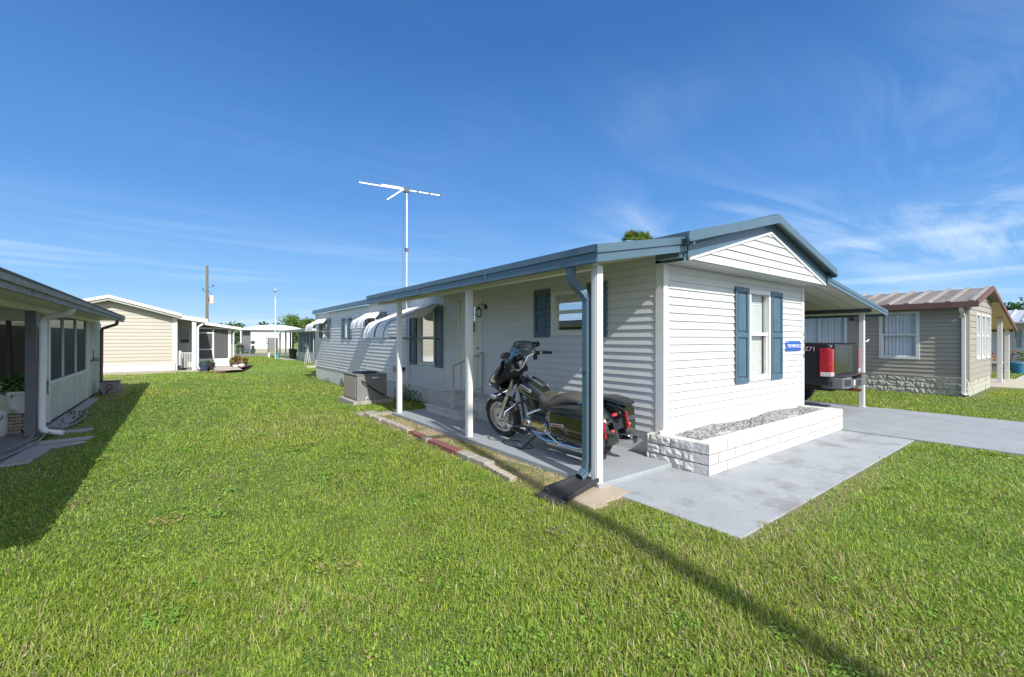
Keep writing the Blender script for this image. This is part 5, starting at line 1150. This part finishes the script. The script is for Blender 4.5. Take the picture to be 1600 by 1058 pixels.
m=MB(); m.tube([(5.70,37.5,-.1),(5.70,37.5,5.35)],.04,10); m.build('mast',MW,FA); m=MB(); m.bar((5.25,37.3,5.12),(6.15,37.6,5.16),.05,.04); m.bar((5.6,36.9,5.14),(5.8,38.1,5.14),.04,.03); m.lathe([(.10,0),(.12,.05),(.03,.10)],(5.7,37.5,5.05),'z',10); m.build('cross_arm',GALV,FA)
# white far house with a barrel roof
WH=empty('white_house',(7.6,52.6,0),label='long plain white house with a shallow rounded roof in the far centre',cat='mobile home')
fw=Wall((0,52.6,0),(1,0,0),(0,-1,0))
m=siding(fw,5.75,9.6,.47,2.32,e=.3,p=.015,mb=MB()); m.build('wall',mat('far_white',(.72,.72,.70),.6),WH)
m=MB(); fw.box(m,5.75,9.6,.03,.47,-.05,.0); m.build('base_wall',OLDC,WH)
m=MB(); n=16
for i in range(n):
    a,b=i/n,(i+1)/n; fx=lambda t:4.75+6.1*t; fz=lambda t:2.50+.50*math.sin(PI*t)**.8
    m.add([(fx(a),52.3,fz(a)),(fx(b),52.3,fz(b)),(fx(b),62,fz(b)),(fx(a),62,fz(a)),(fx(a),52.3,2.42),(fx(b),52.3,2.42),(fx(b),62,2.42),(fx(a),62,2.42)],[(0,1,2,3),(4,5,1,0),(7,6,5,4)])
m.build('roof',MATS['roof_white'],WH)
m=MB(); m.box(9.55,9.6,52.6,62,.05,2.4); m.box(5.75,5.8,52.6,62,.05,2.4); m.build('side_wall',MATS['far_white'],WH)
m=MB(); fw.box(m,7.1,7.2,1.0,2.1,0,.02); fw.box(m,7.1,7.9,1.0,1.08,0,.06); m.build('shelf',GALV,WH)
m=MB(); m.box(4.8,4.9,52.4,52.5,.03,2.45); m.box(5.35,5.45,54,54.1,.03,2.4); m.build('carport_post',TRIM,WH)
m=MB(); m.grid(lambda u,v:(5.05+.65*u,53+.05*math.sin(u*25),.7+1.75*v-.9*u*(1-v)*0),20,1); m.build('shade_cloth',mat('shade_grey',(.22,.23,.25),.8),WH)
pd=empty('meter_pedestal',(5.83,51.6,0),label='dark rounded metal pedestal standing by the back street in front of the white house',cat='pedestal')
m=MB(); m.box(5.70,5.96,51.5,51.7,0,.85); m.build('post',DKM,pd,bevel=.03); m=MB(); m.lathe([(.001,-.08),(.19,-.07),(.19,.07),(.001,.08)],(5.83,51.6,1.15),'y',20); m.lathe([(.001,-.095),(.09,-.09),(.09,-.07)],(5.83,51.6,1.15),'y',16); m.build('meter',BLK,pd,smooth=True)
for i,(x,y,wd,lb) in enumerate(((4.75,51.9,.5,'dark grill on wheels under the far white house carport'),(5.25,52.0,.35,'dark folding chair under the far white house carport'))):
    e=empty(('grill','folding_chair')[i],(x,y,0),label=lb,cat=('grill','chair')[i])
    if i==0:
        m=MB(); m.loft([(x-.25,y,.85,.18,.06,2.5,0),(x-.2,y,.9,.24,.16,2.5,0),(x+.2,y,.9,.24,.16,2.5,0),(x+.25,y,.85,.18,.06,2.5,0)],16); m.build('hood',BLK,e,smooth=True)
        for s in(-1,1): m=MB(); m.bar((x+.2*s,y,.0),(x+.2*s,y,.8),.05,.3); m.build('leg',DKM,e)
    else:
        m=MB(); m.box(x-.2,x+.2,y-.2,y+.2,.42,.46); m.build('seat',DKM,e); m=MB(); m.bar((x-.0,y+.2,.46),(x,y+.3,.95),.38,.03,upv=(0,1,0)); m.build('backrest',DKM,e)
        for s in(-1,1): m=MB(); m.bar((x+.18*s,y-.2,0),(x+.18*s,y+.2,.44),.03,.03); m.bar((x+.18*s,y+.2,0),(x+.18*s,y-.2,.44),.03,.03); m.build('leg',DKM,e)
# grey screened house
GH=empty('screened_house',(6.7,31,0),label='small grey house with dark blue screens and a flat porch roof beyond the white home',cat='mobile home')
gw_=Wall((6.7,0,0),(0,1,0),(-1,0,0)); zb=G(6.7,31)
m=MB(); gw_.box(m,29.4,34.5,zb-.05,.62,-.06,0); gw_.box(m,29.4,34.5,1.95,2.15,-.06,0); m.box(6.7,10,34.4,34.5,zb,2.1); m.box(6.7,10,29.4,29.45,zb,2.1); m.build('wall',mat('grey_panel',(.48,.50,.52),.6),GH)
m=MB(); gw_.quad(m,29.9,34.4,.62,1.95,-.03); m.build('screen',mat('blue_screen',(.05,.07,.11),.6),GH)
m=MB()
for u in(29.9,30.9,31.9,32.9,33.9): gw_.box(m,u,u+.05,.62,1.95,-.04,.01)
m.build('screen_frame',mat('green_frame',(.45,.55,.50),.5),GH)
m=MB(); m.box(6.2,10,29.2,39.4,2.06,2.16); m.build('roof',MATS['roof_white'],GH); m=MB(); m.box(6.17,6.199,29.2,39.4,2.02,2.17); m.build('fascia',GALV,GH)
for x,y in((6.3,39.2),(7.05,39.2),(6.3,36.8)): m=MB(); m.box(x-.05,x+.05,y-.05,y+.05,0,2.06); m.build('porch_post',GREYP,GH)
m=rpipe(MB(),[(6.2,38.6,2.05),(6.0,38.4,1.9),(5.95,38.3,1.7)],.05); m.build('downspout',PVC,GH,smooth=True)
struct(MB().box(5.9,8.5,35.0,39.5,-.08,.02),'far_patio',MATS['pad_pink'])
m=MB(); m.box(5.8,6.68,27.4,28.3,-.2,-.09+.02); struct(m,'stoop_pad',MATS['pad_pink'])
SC=empty('storage_cabinet',(6.1,41.0,0),label='grey panelled storage cabinet on white legs under the far porch roof',cat='cabinet')
m=MB(); m.box(5.72,6.45,40.9,41.4,.42,1.62); [m.box(5.72+.18*k,5.73+.18*k,40.89,40.9,.45,1.6) for k in range(1,4)]; m.build('body',ACM,SC,bevel=.01)
for x in(5.78,6.38):
    for y in(40.95,41.35): m=MB(); m.box(x-.05,x+.05,y-.04,y+.04,0,.42); m.build('leg',TRIM,SC)
TC=empty('trash_bin',(6.75,36.6,.02),label='dark grey round trash bin on the far patio',cat='trash bin')
m=MB(); m.lathe([(.001,0),(.22,0),(.29,.66),(.31,.66),(.31,.72),(.001,.76)],(6.75,36.6,.02),'z',18); m.build('body',DKM,TC,smooth=True); m=MB(); m.box(6.68,6.82,36.28,36.34,.55,.6); m.build('handle',BLK,TC)
e=empty('teal_pot',(6.0,38.6,.02),label='small teal plant pot at the foot of the slim white mast',cat='plant pot')
m=MB(); m.lathe([(.001,0),(.12,0),(.18,.30),(.2,.32),(.16,.33),(.001,.30)],(6.0,38.6,.02),'z',16); m.build('pot',mat('teal',(.10,.42,.38),.4),e,smooth=True)
o=leaves(70,lambda:(6+random.uniform(-.14,.14),38.6+random.uniform(-.14,.14),.35+.3*random.random()),.06,LGRN,'foliage',LEAF); o.data.transform(Matrix.Translation(-Vector((6,38.6,.02)))); o.parent=e
e=empty('step_ladder',(6.35,30.6,zb),label='white folding frame leaning by the grey screened house wall',cat='ladder')
for s in(0,.5):
    m=MB(); m.bar((6.60,30.2+s,zb),(6.45,30.6+s,1.3),.02,.02); m.bar((6.35,30.2+s,zb),(6.55,30.6+s,1.2),.02,.02); m.build('rail',TRIM,e)
m=MB(); [m.bar((6.52-.06*k,30.25+.08*k,.2+.3*k),(6.52-.06*k,30.75+.08*k,.2+.3*k),.04,.02) for k in range(4)]; m.build('rungs',TRIM,e)

# trees
def tree(x,y,h,r,n,size,cols,name,label,group=None,z0=0,th=.35):
    e=empty(name,(x,y,z0),label=label,cat='tree',group=group)
    blobs=[]
    for k in range(18):
        a=random.uniform(0,2*PI); q=r*math.sqrt(random.random())*.75; zz=h*random.uniform(th+.12,.92); sh=1-.5*abs((zz/h-.62)/.4)
        blobs.append((x+q*sh*math.cos(a),y+q*sh*math.sin(a),zz,r*random.uniform(.22,.42)))
    def fn():
        b=random.choice(blobs); v=Vector((random.gauss(0,1),random.gauss(0,1),random.gauss(0,.75))).normalized()*b[3]*random.uniform(.45,1.12); return (b[0]+v.x,b[1]+v.y,b[2]+v.z)
    o=leaves(n,fn,size,cols,'crown',LEAF); o.data.transform(Matrix.Translation(-Vector((x,y,z0)))); o.parent=e
    m=MB(); m.tube([(x,y,-.2),(x+.05*r,y,h*th),(x,y,h*.6)],[.035*h,.025*h,.012*h],8)
    for b in blobs[:9]: m.tube([(x,y,h*th),((x+b[0])/2,(y+b[1])/2,(h*th+b[2])/2+.1),b[:3]],[.015*h,.01*h,.004*h],5)
    m.build('trunk',BARK,e,smooth=True); return e
tree(11.0,60,4.4,1.9,2600,.14,LGRN,'leafy_tree','light green tree rising behind the grey screened house, left of the pair')
tree(13.4,62,4.2,1.8,2400,.14,GRN+LGRN,'leafy_tree','darker green tree behind the grey screened house, right of the pair')
tree(60,4.4,4.9,2.2,2600,.16,GRN,'dark_tree','dark green tree at the far right edge behind the metal roof')
tree(63,8.5,5.3,2.6,2600,.16,GRN,'dark_tree','dark green tree hidden partly behind the tan house roof')
# far wooded skyline as one mass
Pn=[]
def wood():
    k=random.randrange(46); rr=random.Random(k); bx=-30+k*1.9+rr.uniform(-1,1); by=104+rr.uniform(-8,8); h=rr.uniform(3.6,5.4); r=rr.uniform(1.6,2.8)
    v=Vector((random.gauss(0,1),random.gauss(0,1),random.gauss(0,1))).normalized()*random.uniform(.5,1.05); return (bx+v.x*r,by+v.y*r,max(.1,h*.55+v.z*h*.48))
o=leaves(17000,wood,.30,GRN+[(.045,.09,.03)],'tree_line',LEAF,aspect=1.4); o['kind']='stuff'; tag(o,'low dark green tree line on the horizon behind the far houses','trees')
def palm(x,y,h,lb):
    e=empty('palm_tree',(x,y,0),label=lb,cat='palm tree')
    m=MB(); m.tube([(x,y,-.2),(x+.1,y,h*.5),(x,y,h-.3)],[.22,.17,.14],10); m.build('trunk',BARK,e,smooth=True)
    vs=[];fs=[];cs=[]
    for k in range(46):
        a=random.uniform(0,2*PI); el=R(random.uniform(-35,80)); L=random.uniform(1.2,1.7)
        stem=Vector((math.cos(a)*math.cos(el),math.sin(a)*math.cos(el),math.sin(el)))
        hub=Vector((x,y,h-.25))+stem*L*.45
        sd=stem.cross(Vector((0,0,1))).normalized(); upn=sd.cross(stem)
        for j in range(-9,10):
            t=j/9*R(75); dr=(stem*math.cos(t)+sd*math.sin(t)).normalized(); tip=hub+dr*L*.62*(1-.25*abs(j/9))+Vector((0,0,-.12-.15*abs(j/9)))
            w_=(dr.cross(upn)).normalized()*.035; b=len(vs); mid=hub+dr*L*.32
            vs+=[hub,mid+w_,tip,mid-w_]; fs.append((b,b+1,b+2,b+3)); c=random.choice([(.16,.24,.05),(.10,.17,.04),(.22,.26,.08)]); cs+=[c]*4
    o=np_mesh('crown',np.array([tuple(v) for v in vs]),np.array(fs),LEAF,np.array(cs)); o.data.transform(Matrix.Translation(-Vector((x,y,0)))); o.parent=e
palm(38.6,30,12.05,'palm tree whose crown shows above the roof, left and larger of the two'); palm(40.9,30.4,12.3,'palm tree whose crown shows above the roof, right and smaller of the two')

# ================================================================= TAN HOUSE (right)
TH=empty('tan_house',(16.6,2.1,0),label='tan sided house with a ribbed rusty metal roof and maroon trim at the right',cat='mobile home')
TX0,TX1,TY0,TY1=16.6,20.5,2.1,16
tw=Wall((TX0,0,0),(0,1,0),(-1,0,0)); tf=Wall((0,TY0,0),(1,0,0),(0,-1,0))
h1=(3.06,3.96,.96,2.32); h2=(4.75,6.30,.80,2.30)
m=siding(tw,TY0+.08,TY1,.50,2.52,[h1,h2],e=.115,p=.021); tw.box(m,TY0,TY0+.09,.5,2.5,-.02,.02)
tcl=lambda z:(19-(3.02-z)/.2,TX1)
fh=[(17.62,18.28,.96,2.26),(18.50,19.16,.96,2.26),(19.38,20.12,.96,2.26)]
siding(tf,TX0+.09,TX1-.06,.42,2.98,fh,clip=tcl,mb=m,e=.16,p=.018)
tf.box(m,TX0,TX0+.10,.42,2.5,-.02,.02); tf.box(m,TX1-.08,TX1,.42,2.7,-.02,.02); siding(Wall((TX1,0,0),(0,1,0),(1,0,0)),TY0,TY1,.42,2.7,mb=m,e=.16)
m.build('wall',TAN,TH)
m=MB(); brickwall(m,tw,TY0,TY1,.0,3,.165,.42,-.05,.0,.03); brickwall(m,tf,TX0,TX1,.0,3,.14,.42,-.05,-.01)
m.build('skirting',mat('cream_block',(.47,.46,.39),.85,col2=(.37,.36,.30),scale=9,bump=.4),TH)
window(tw,TH,*h1,fill='curtain',fw=.075); window(tw,TH,*h2,fill='curtain',fw=.06,rail=False,mull=(5.5,))
for f in fh: window(tf,TH,*f,fill='curtain',fw=.06)
def tz(x): return 3.05-.2*abs(x-19)
RM=mat('roof_streaked',(.27,.25,.22),.65,.1,col2=(.13,.10,.08),scale=1.6,var=.5,stretch=(.35,1.6,1),dirt=((.50,.48,.45),2.0,.60))
m=MB(); strip(m,16.25,19,tz,-.03,.0,1.92,TY1); strip(m,19,24.85,tz,-.03,.0,1.92,TY1)
y=2.0
while y<TY1:
    m.bar((16.25,y,tz(16.25)+.02),(19,y,tz(19)+.02),.08,.05,1); m.bar((19,y,tz(19)+.02),(24.85,y,tz(24.85)+.02),.11,.045,1); y+=.42
m.build('roof',[RM,mat('rib_white',(.42,.41,.39),.6,.1,col2=(.22,.18,.15),scale=3,stretch=(.4,1,1))],TH)
m=MB(); strip(m,16.22,19,tz,-.095,.03,1.87,1.919); strip(m,19,24.88,tz,-.095,.03,1.87,1.919); m.box(16.19,16.249,1.87,TY1,tz(16.2)-.13,tz(16.2)+.02); m.build('fascia',MAROON,TH)
m=MB(); strip(m,16.25,19,tz,-.05,-.04,1.92,TY1); strip(m,20.52,24.85,tz,-.05,-.04,1.92,TY1); m.build('soffit',mat('soffit_yellow',(.55,.44,.22),.6),TH)
m=MB(); m.box(20.55,24.6,2.4,2.5,tz(23)-.24-.0,tz(23)-.16) if False else m.box(24.55,24.65,1.95,TY1,1.80,1.9); m.build('beam',MAROON,TH)
for x in(22.66,24.6):
    for y in(2.11,6.5,11): m=MB(); m.box(x-.06,x+.06,y-.06,y+.06,.03,tz(x)-.05); m.build('carport_post',TRIM,TH,bevel=.006)
m=MB(); ribpipe(m,[(16.26,2.20,2.46),(16.30,2.20,2.30),(16.535,2.18,2.12),(16.535,2.18,.10),(16.46,2.1,.04)],.085,.07); m.build('downspout',TRIM,TH)
m=MB(); m.lathe([(.05,0),(.05,-.03),(.001,-.05)],(16.58,4.62,2.15),'x',12); m.box(16.50,16.57,4.32,4.42,2.0,2.16); m.build('wall_lamp',DKM,TH)
struct(MB().box(20.5,24.9,1.95,16,-.04,.03),'side_carport_slab',MATS['pad_pink'])
struct(MB().box(20.55,46,1.35,1.94,-.04,.032),'front_path',mat('path_cream',(.50,.46,.37),.85,col2=(.42,.39,.31),scale=2))
# far right house and its things
RH=empty('metal_roof_house',(34,2.5,0),label='white house with a bright ribbed metal roof at the far right edge',cat='mobile home')
rw=Wall((34,0,0),(0,1,0),(-1,0,0))
m=siding(rw,-2,9,.5,2.5,[(2.35,2.7,1.0,2.1)],e=.2,p=.015); siding(Wall((0,-2,0),(1,0,0),(0,-1,0)),34,44,.5,2.5,mb=m,e=.2); m.build('wall',MATS['far_white'],RH)
window(rw,RH,2.35,2.7,1.0,2.1,fill='curtain',fw=.06)
m=MB(); rw.box(m,-2,9,0,.5,-.05,0); m.build('skirting',SKIRT,RH)
m=MB(); m.add([(32.6,-2.3,2.38),(36.5,-2.3,3.1),(36.5,9.3,3.1),(32.6,9.3,2.38),(32.6,-2.3,2.30),(36.5,-2.3,3.0),(36.5,9.3,3.0),(32.6,9.3,2.30)],[(3,2,1,0),(4,5,6,7),(0,1,5,4),(0,4,7,3),(2,3,7,6),(1,2,6,5)])
y=-2.2
while y<9.3: m.bar((32.6,y,2.41),(36.5,y,3.13),.08,.05); y+=.5
m.build('roof',mat('roof_bright',(.66,.68,.70),.4,.3,col2=(.5,.52,.54),scale=2),RH)
for y in(1.95,4.2): m=MB(); m.box(32.75,32.85,y,y+.1,0,2.33); m.build('porch_post',TRIM,RH)
bp_=empty('blue_pot',(29.9,2.2,0),label='bright blue planter tub on the lawn at the far right edge',cat='plant pot')
m=MB(); m.lathe([(.001,0),(.24,0),(.31,.42),(.34,.44),(.32,.48),(.001,.42)],(29.9,2.2,0),'z',20); m.build('tub',mat('tub_blue',(.05,.22,.38),.4),bp_,smooth=True)
o=leaves(120,lambda:(29.9+random.uniform(-.4,.4),2.2+random.uniform(-.4,.4),.55+.45*random.random()),.08,[(.08,.14,.03),(.35,.12,.12),(.12,.18,.05)],'foliage',LEAF); o.data.transform(Matrix.Translation(-Vector((29.9,2.2,0)))); o.parent=bp_
bush(31.8,3.6,0,.6,1.0,500,.08,[(.30,.10,.07),(.10,.16,.04),(.40,.30,.20)],'flowering_bush','reddish flowering bush beyond the tan house carport posts','bush')
bush(30.5,4.6,0,.7,1.7,600,.09,[(.20,.24,.05),(.10,.17,.03),(.32,.16,.06)],'leafy_bush','taller yellow green bush behind the tan house carport','bush')
be=empty('garden_bench',(30,3.2,0),label='low pale garden bench between the tan house carport posts',cat='bench')
m=MB(); m.box(29.3,31.0,2.75,3.15,.40,.46); m.build('seat',OLDC,be)
for x in(29.5,30.8): m=MB(); m.box(x-.06,x+.06,2.8,3.1,0,.40); m.build('leg',OLDC,be)
# ================================================================= GRASS BLADES (one lawn, nobody could count it)
def lawn():
    hd=R(36.84)
    def sample(r0,r1,dens,expo):
        # density dens*(r0/r)^expo per square metre
        n=int(2*R(62)*dens*r0**expo*((r1**(2-expo)-r0**(2-expo))/(2-expo)))
        u=rng.random(n); r=(r0**(2-expo)+u*(r1**(2-expo)-r0**(2-expo)))**(1/(2-expo))
        a=rng.uniform(-R(62),R(62),n)+hd
        return r*np.sin(a),r*np.cos(a),r
    A=sample(1.15,3.6,14500,0.0); B=sample(3.6,48,14500,1.85)
    x=np.concatenate([A[0],B[0]]); y=np.concatenate([A[1],B[1]]); r=np.concatenate([A[2],B[2]])
    keep=np.ones(len(x),bool)
    def cut(x0,x1,y0,y1,rag=.03):
        j=rag*(np.sin(x*23)*np.sin(y*19)+.8*np.sin(x*7.3+1)*np.sin(y*6.1)); cr=(.012+.055*np.clip(np.sin(x*13+2)*np.sin(y*11+1)+.35*np.sin(x*3.1+y*2.3),0,1)) if rag>0 else 0
        nonlocal keep; keep&=~((x>x0+j+cr)&(x<x1-j-cr)&(y>y0+j+cr)&(y<y1-j-cr))
    cut(3.43,4.9,3.05,8.64); cut(3.42,8.9,1.62,3.4,.035); cut(8.85,12.38,-8,11,.02); cut(4.7,9.2,3,21.3,0); cut(-8,-1.80,-5,18,.02); cut(-8,-.2,25.1,40,0)
    cut(.2,2.45,25.2,36,0); cut(16.55,24.95,1.9,16,0); cut(20.5,50,1.33,1.96,.0); cut(6.65,11,29.2,39.5,0); cut(-60,80,44.3,52,0); cut(33.9,44,-2,9,0); cut(3.3,4.3,10.7,12.05,0)
    cut(3.05,3.62,2.78,3.20,.02); cut(2.75,3.48,3.0,3.36,.01); cut(-1.85,-1.1,8.75,9.5,.03); cut(-1.8,-1.45,7.9,8.8,.02); cut(3.1,3.52,8.66,8.95,.01); cut(9.1,12.9,8,13,0)
    cut(2.42,3.1,24.8,36,.05)
    # patches: low frequency noise fields
    def fld(s,seed,n=14):
        g=np.random.default_rng(seed); v=np.zeros(len(x))
        for k in range(n):
            a=g.uniform(0,2*PI); f=s*g.uniform(.6,1.8); v+=np.sin((x*math.cos(a)+y*math.sin(a))*f+g.uniform(0,7))
        return v/math.sqrt(n/2)
    f1=fld(1.1,1); f2=fld(3.4,2); f3=fld(9,3); f4=fld(.35,4)
    soil=np.zeros(len(x))
    soil=np.maximum(soil,sm(x,2.72,3.02)*(1-sm(x,3.45,3.6))*sm(y,2.4,2.9)*(1-sm(y,8.9,9.4)))
    soil=np.maximum(soil,sm(x,3.2,3.5)*(1-sm(x,6,8))*sm(y,1.25,1.55)*(1-sm(y,1.65,1.75))*.55)
    soil=np.maximum(soil,(1-sm(x,-1.4,-1.0))*sm(y,5.5,7)*.35)
    soil=np.maximum(soil,.22*sm(f1,.9,1.9)*(1-sm(r,8,20)))
    keep&=rng.random(len(x))>soil*(.42+.22*np.clip(f2,-1.5,1.5))*1.25
    x,y,r,f1,f2,f3,f4,soil=[q[keep] for q in(x,y,r,f1,f2,f3,f4,soil)]
    n=len(x)
    far=np.maximum(1,r/4.2)
    L=(.035+.009*f1+.009*f2)*rng.uniform(.55,1.45,n)*(1-.35*soil); L=np.clip(L,.030,.12); tall=rng.random(n)<.05; L=np.where(tall,L*1.7,L); L*=far**.16
    wdt=.0021*rng.uniform(.7,1.5,n)*far**.72
    az=rng.normal(0,1.9,n)+.8*f1+.9*f3; lean=np.clip(rng.normal(1.0,.34,n),.1,1.5)
    dx,dy=np.cos(az),np.sin(az); sx,sy=-dy,dx
    tw=rng.uniform(-.9,.9,n); sx2=sx*np.cos(tw)-sy*np.sin(tw)*0; 
    z0=gz(x,y)-.004
    b0=np.stack([x-sx*wdt,y-sy*wdt,z0],1); b1=np.stack([x+sx*wdt,y+sy*wdt,z0],1)
    hx=np.sin(lean*.55)*L*.55; hz=np.cos(lean*.55)*L*.55
    mx_=x+dx*hx; my_=y+dy*hx; mz=z0+hz
    m0=np.stack([mx_-sx*wdt*.85,my_-sy*wdt*.85,mz],1); m1=np.stack([mx_+sx*wdt*.85,my_+sy*wdt*.85,mz+wdt*tw*.8],1)
    tx=mx_+dx*np.sin(lean*1.35)*L*.5; ty=my_+dy*np.sin(lean*1.35)*L*.5; tz_=np.maximum(mz+np.cos(lean*1.35)*L*.5,z0+.006)
    t0=np.stack([tx,ty,tz_],1)
    V=np.stack([b0,b1,m1,m0,t0],1).reshape(-1,3)
    i=5*np.arange(n)[:,None]
    Q=np.concatenate([i+np.array([[0,1,2,3]]),np.concatenate([i+3,i+2,i+4,i+4],1)],0)
    # triangles as separate faces: build ngons with mixed sizes
    Q1=(i+np.array([[0,1,2,3]])).astype(np.int32); T1=(i+np.array([[3,2,4]])).astype(np.int32)
    me=bpy.data.meshes.new('lawn_grass'); me.vertices.add(len(V)); me.vertices.foreach_set('co',V.astype(np.float32).ravel())
    li=np.concatenate([Q1.ravel(),T1.ravel()]); me.loops.add(len(li)); me.loops.foreach_set('vertex_index',li)
    ls=np.concatenate([np.arange(n)*4,4*n+np.arange(n)*3]).astype(np.int32); me.polygons.add(2*n); me.polygons.foreach_set('loop_start',ls)
    # colours
    pal=np.array([(.195,.33,.036),(.275,.40,.048),(.115,.235,.032),(.37,.45,.08),(.14,.265,.06)])
    p=np.array([.30,.26,.22,.12,.10]); C=pal[rng.choice(5,n,p=p)]
    warm=np.clip(.5+.28*f1+.2*f4,0,1)[:,None]; C=C*(1-.16*warm)+warm*np.array([.05,.035,.0])
    dry=rng.random(n)<(.04+.10*np.clip(f2,0,2)*.5+.38*soil+.05*np.clip(f1,0,2)); dc=np.array([(.40,.33,.17),(.30,.22,.11),(.48,.43,.27)])[rng.integers(0,3,n)]
    C=np.where(dry[:,None],dc,C)*(1+rng.uniform(-.2,.2,(n,1)))
    C=np.clip(C,0.01,.8)
    Cv=np.repeat(C[:,None,:],5,1); Cv=Cv.reshape(-1,3)
    ca=me.color_attributes.new('Col','FLOAT_COLOR','POINT'); ca.data.foreach_set('color',np.concatenate([Cv,np.ones((len(Cv),1))],1).astype(np.float32).ravel())
    me.materials.append(colmat('grass_blade',.55,.30,.35)); me.update(calc_edges=True)
    o=bpy.data.objects.new('lawn_grass',me); COL.objects.link(o); o['kind']='stuff'; tag(o,'bright green mown lawn grass with dry blades and sandy thin patches','grass'); print('blades',n)
lawn()

def clover():
    P=[];col=[]
    for k in range(300):
        r=1.4+9*rng.random()**1.2; a=R(36.84)+rng.uniform(-R(58),R(58)); cx,cy=r*math.sin(a),r*math.cos(a)
        if (2.5<cx<3.9 and 2.3<cy<3.8) or (3.2<cx<9.2 and cy>1.3) or cx<-1.1 or cx>8.7: continue
        q=rng.uniform(.06,.28); m_=int(rng.uniform(18,90)); hue=rng.uniform(.75,1.25); br=rng.random()<.10
        for _ in range(m_):
            t=rng.uniform(0,2*PI); d=q*math.sqrt(rng.random()); P.append((cx+d*math.cos(t),cy+d*math.sin(t),.018+.030*rng.random(),r)); col.append((.30*hue,.24*hue,.12) if br else (.20*hue,.33,.05))
    P=np.array(P); n=len(P); s=(.0055+.0011*P[:,3])*rng.uniform(.6,1.4,n)
    a=rng.uniform(0,2*PI,n); t1=rng.uniform(-.5,.5,n); t2=rng.uniform(-.5,.5,n)
    dx=np.stack([np.cos(a),np.sin(a),t1],1)*s[:,None]; dy=np.stack([-np.sin(a),np.cos(a),t2],1)*s[:,None]*.7
    C=P[:,:3].copy(); C[:,2]+=gz(C[:,0],C[:,1])
    V=np.stack([C-dx,C-dx*.2+dy,C+dx*.7+dy*.6,C+dx,C+dx*.7-dy*.6,C-dx*.2-dy],1).reshape(-1,3); F=np.arange(6*n).reshape(n,6)
    o=np_mesh('lawn_weeds',V,F,LEAF,np.repeat(np.array(col)*rng.uniform(.75,1.25,(n,1)),6,0)); o['kind']='stuff'; tag(o,'small broad leaved weeds and dead clippings scattered through the lawn','weeds')
clover()
